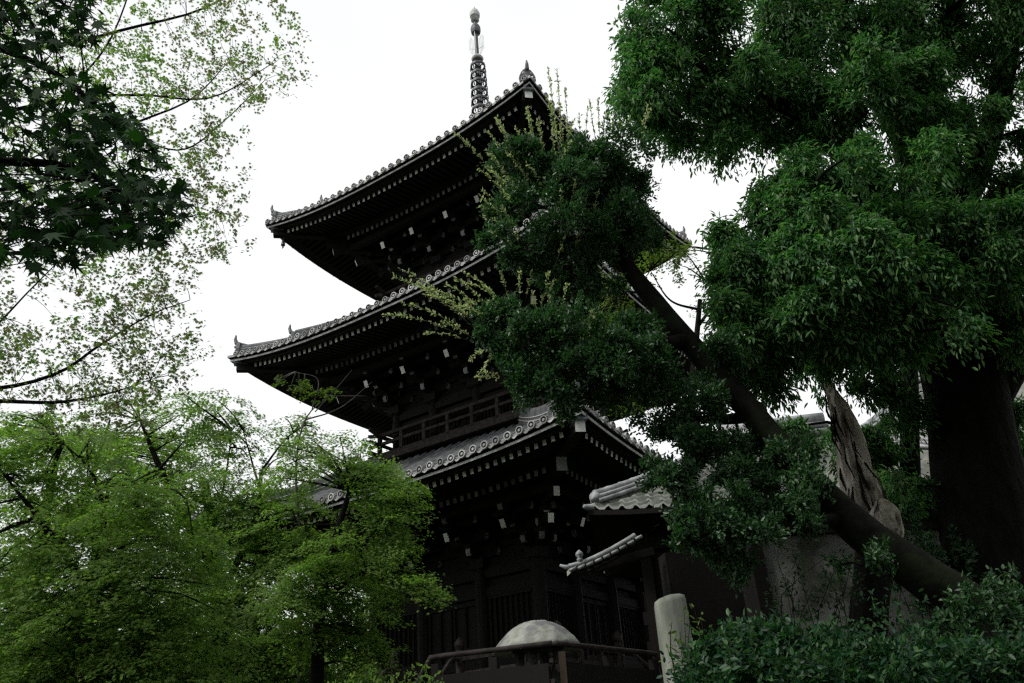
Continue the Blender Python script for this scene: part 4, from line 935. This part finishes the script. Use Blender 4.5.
# --- background maple right of the pagoda, seen between the clumps
maple('maple_tree', 'yellow-green maple behind the leaning trunk, beside the upper pagoda roofs', (700, 760), 12.0,
      [([(690, 560, 0), (690, 420, 0), (700, 300, 0)], .12, .04), ([(696, 330, 0), (720, 290, 0), (715, 250, 0)], .03, .008), ([(695, 360, 0), (650, 300, 0), (620, 290, 0)], .04, .01), ([(700, 310, 0), (670, 300, 0), (650, 270, 0)], .025, .006), ([(705, 280, 0), (740, 300, 0), (760, 285, 0)], .02, .006)],
      [(660, 255, 0, (.45, .4, .22), 16), (680, 258, 0, (.3, .3, .16), 9), (620, 290, .2, (.5, .4, .22), 16), (600, 320, .2, (.5, .4, .25), 16), (640, 320, .2, (.5, .4, .2), 12), (640, 390, .3, (.5, .4, .2), 10), (725, 300, .1, (.5, .4, .3), 7), (700, 270, 0, (.3, .3, .1), 3)],
      .055, 'leaf_yellow', 71, None, 1.2, (.14, .3), 'bark', 50, .05)
# --- low trees behind the pagoda and hall
for lab, px, dist, s_, seed in (('broad low tree behind the maples, left of the pagoda base', 250, 27, 1.6, 86), ('dense green tree at the far left edge behind the maples', 20, 28, 1.7, 87), ('low green tree seen in the gap between pagoda and stone post', 650, 31, 1.0, 81), ('green tree filling the gap left of the pagoda base', 358, 30, 1.2, 82), ('green tree behind the maples at the far left', 125, 30, 1.7, 83), ('green tree far behind the hall on the right', 820, 38, 1.2, 84), ('tall green tree beyond the plaster wall at right', 1010, 30, 1.1, 85)):
    maple('background_tree', lab, (px, 770), dist, [([(px, 690, 0), (px+6, 640, 0), (px-4, 600, 0)], .25, .08)],
          [(px, 640, 0, (1.9*s_, 1.6, 1.0), 34), (px-25, 670, 0, (1.6*s_, 1.5, 1.0), 26), (px+25, 680, 0, (1.6*s_, 1.5, 1.0), 26), (px, 600, 0, (1.2*s_, 1.2, .8), 22), (px, 560, 0, (1.0*s_, 1.2, .6), 12 if s_ > 1.3 else 0), (px-20, 700, 0, (2.4*s_, 1.6, .8), 34)], .13, 'leaf_maple', seed, 'trees behind the temple', 1.3, (.5, .9), 'bark', 90, .12)

# --- hedge, ivy sprigs and foreground shrubs
rng = np.random.default_rng(91)
ha, hb_ = at(655, 690, 5.6), at(1100, 690, 5.9); mid = (ha+hb_)/2; base = np.array([mid[0], mid[1], float(ground(mid[0], mid[1]))])
hd = thing('hedge', 'leafy dark green hedge along the bottom right in front of the plaster wall', 'hedge', base); b0 = base
L = Leaves(); prs = []
for i in range(46):
    t = rng.uniform(0, 1); x = 690+t*400; top = np.interp(x, [660, 690, 740, 800, 860, 950, 1024, 1080], [690, 674, 660, 654, 664, 676, 666, 662])
    for py in (top+rng.uniform(0, 14), top+40, top+90):
        c = at(x, py, 5.7+rng.uniform(-.35, .4)); T = clump(L, rng, c-b0, (.22, .26, .17), 52, 11, .052, .09, shell=.2, down=.1, upn=.6)
        if py < top+30: prs.append((np.array([c[0], c[1], base[2]])-b0, c-b0))
for i in range(60):                                        # upright sprigs on top
    x = rng.uniform(680, 1030); y = np.interp(x, [660, 700, 760, 860, 950, 1024], [665, 648, 626, 620, 640, 628])+rng.uniform(-8, 30); a = at(x+rng.normal(0, 6), y+34, 5.7); b = at(x, y, 5.65+rng.uniform(-.2, .2))
    n = 14; t = rng.uniform(.2, 1, n)[:, None]; P = a+(b-a)*t; L.put(P-b0, unit(unit(b-a)*.5+rng.normal(0, .7, (n, 3))), unit(rng.normal(0, .6, (n, 3))+np.array([0, -.3, .7])), .05*rng.uniform(.6, 1.15, n)); prs.append((a-b0, b-b0))
L.obj('foliage', OV, 'leaf_hedge', hd); twigs('stems', prs, 'bark', hd, .012, .004, 5, rng=rng)
def shrub(name, label, pts, ground_px, dist, size, m, seed, per=16, cat='shrub', grp=None):
    rng = np.random.default_rng(seed); base = at(*ground_px, dist); base[2] = ground(base[0], base[1]); t = thing(name, label, cat, base, 0, grp); L = Leaves(); prs = []
    for x, y in pts:
        b = at(x, y, dist+rng.uniform(-.15, .15)); a = base+rng.normal(0, .08, 3)*np.array([1, 1, 0]); prs.append((a-base, b-base))
        n = per; t_ = np.sqrt(rng.uniform(.3, 1, n))[:, None]; P = a+(b-a)*(.62+.38*t_)+rng.normal(0, .03, (n, 3)); L.put(P-base, unit(unit(b-a)*.4+rng.normal(0, .8, (n, 3))), unit(rng.normal(0, .6, (n, 3))+np.array([0, -.4, .7])), size*rng.uniform(.6, 1.15, n))
    L.obj('foliage', OV, m, t); twigs('stems', prs, 'bark', t, .008, .002, 5, rng=rng); return t
shrub('shrub', 'young shrub with yellowish leaf sprigs against the round stone post', [(672, 622), (684, 612), (694, 606), (690, 620), (680, 632), (700, 616), (676, 640), (668, 650), (690, 640)], (700, 690), 6.3, .05, 'leaf_yellow', 92, 9)
shrub('shrub', 'small pale-leaved shrub below the left end of the pagoda railing', [(350, 676), (372, 672), (395, 674), (412, 668), (425, 662), (432, 676), (405, 684), (385, 688), (440, 684), (335, 684), (420, 690), (360, 690)], (395, 740), 7.5, .045, 'leaf_maple', 93, 40)
shrub('shrub', 'dark foliage added for the black shade between the leaning trunk and the camphor', [(905, 545), (925, 560), (945, 575), (960, 560), (930, 535), (950, 590), (975, 585), (915, 520), (890, 560), (970, 545), (940, 550), (985, 600), (920, 590), (900, 530), (955, 530), (960, 605), (935, 600)], (955, 720), 9.3, .07, 'leaf_holly', 94, 150)  # added foliage, its dark leaves stand in for shade between the trunks
shrub('shrub', 'thin leafy sprigs standing against the pale plaster wall above the hedge', [(785, 575), (800, 560), (815, 585), (828, 556), (838, 572), (806, 590), (845, 585), (795, 592), (822, 568), (835, 592), (770, 585), (852, 560), (778, 562), (792, 550), (845, 548), (860, 575), (768, 598)], (812, 690), 8.4, .05, 'leaf_hedge', 95, 34)
shrub('shrub', 'dark sprigs in front of the lower slanting piece of plaster wall', [(890, 590), (905, 600), (918, 606), (880, 600), (935, 612), (950, 612), (925, 596), (898, 612), (870, 592), (960, 620)], (915, 700), 7.2, .06, 'leaf_hedge', 96, 26)
shrub('shrub', 'dark evergreen shrub at the foot of the leaning trunk by the camphor', [(960, 600), (985, 590), (1005, 605), (1018, 590), (975, 615), (1000, 620), (945, 612), (1020, 618), (990, 575), (1010, 570), (965, 585), (1030, 600), (950, 595)], (995, 720), 7.1, .06, 'leaf_holly', 97, 170)
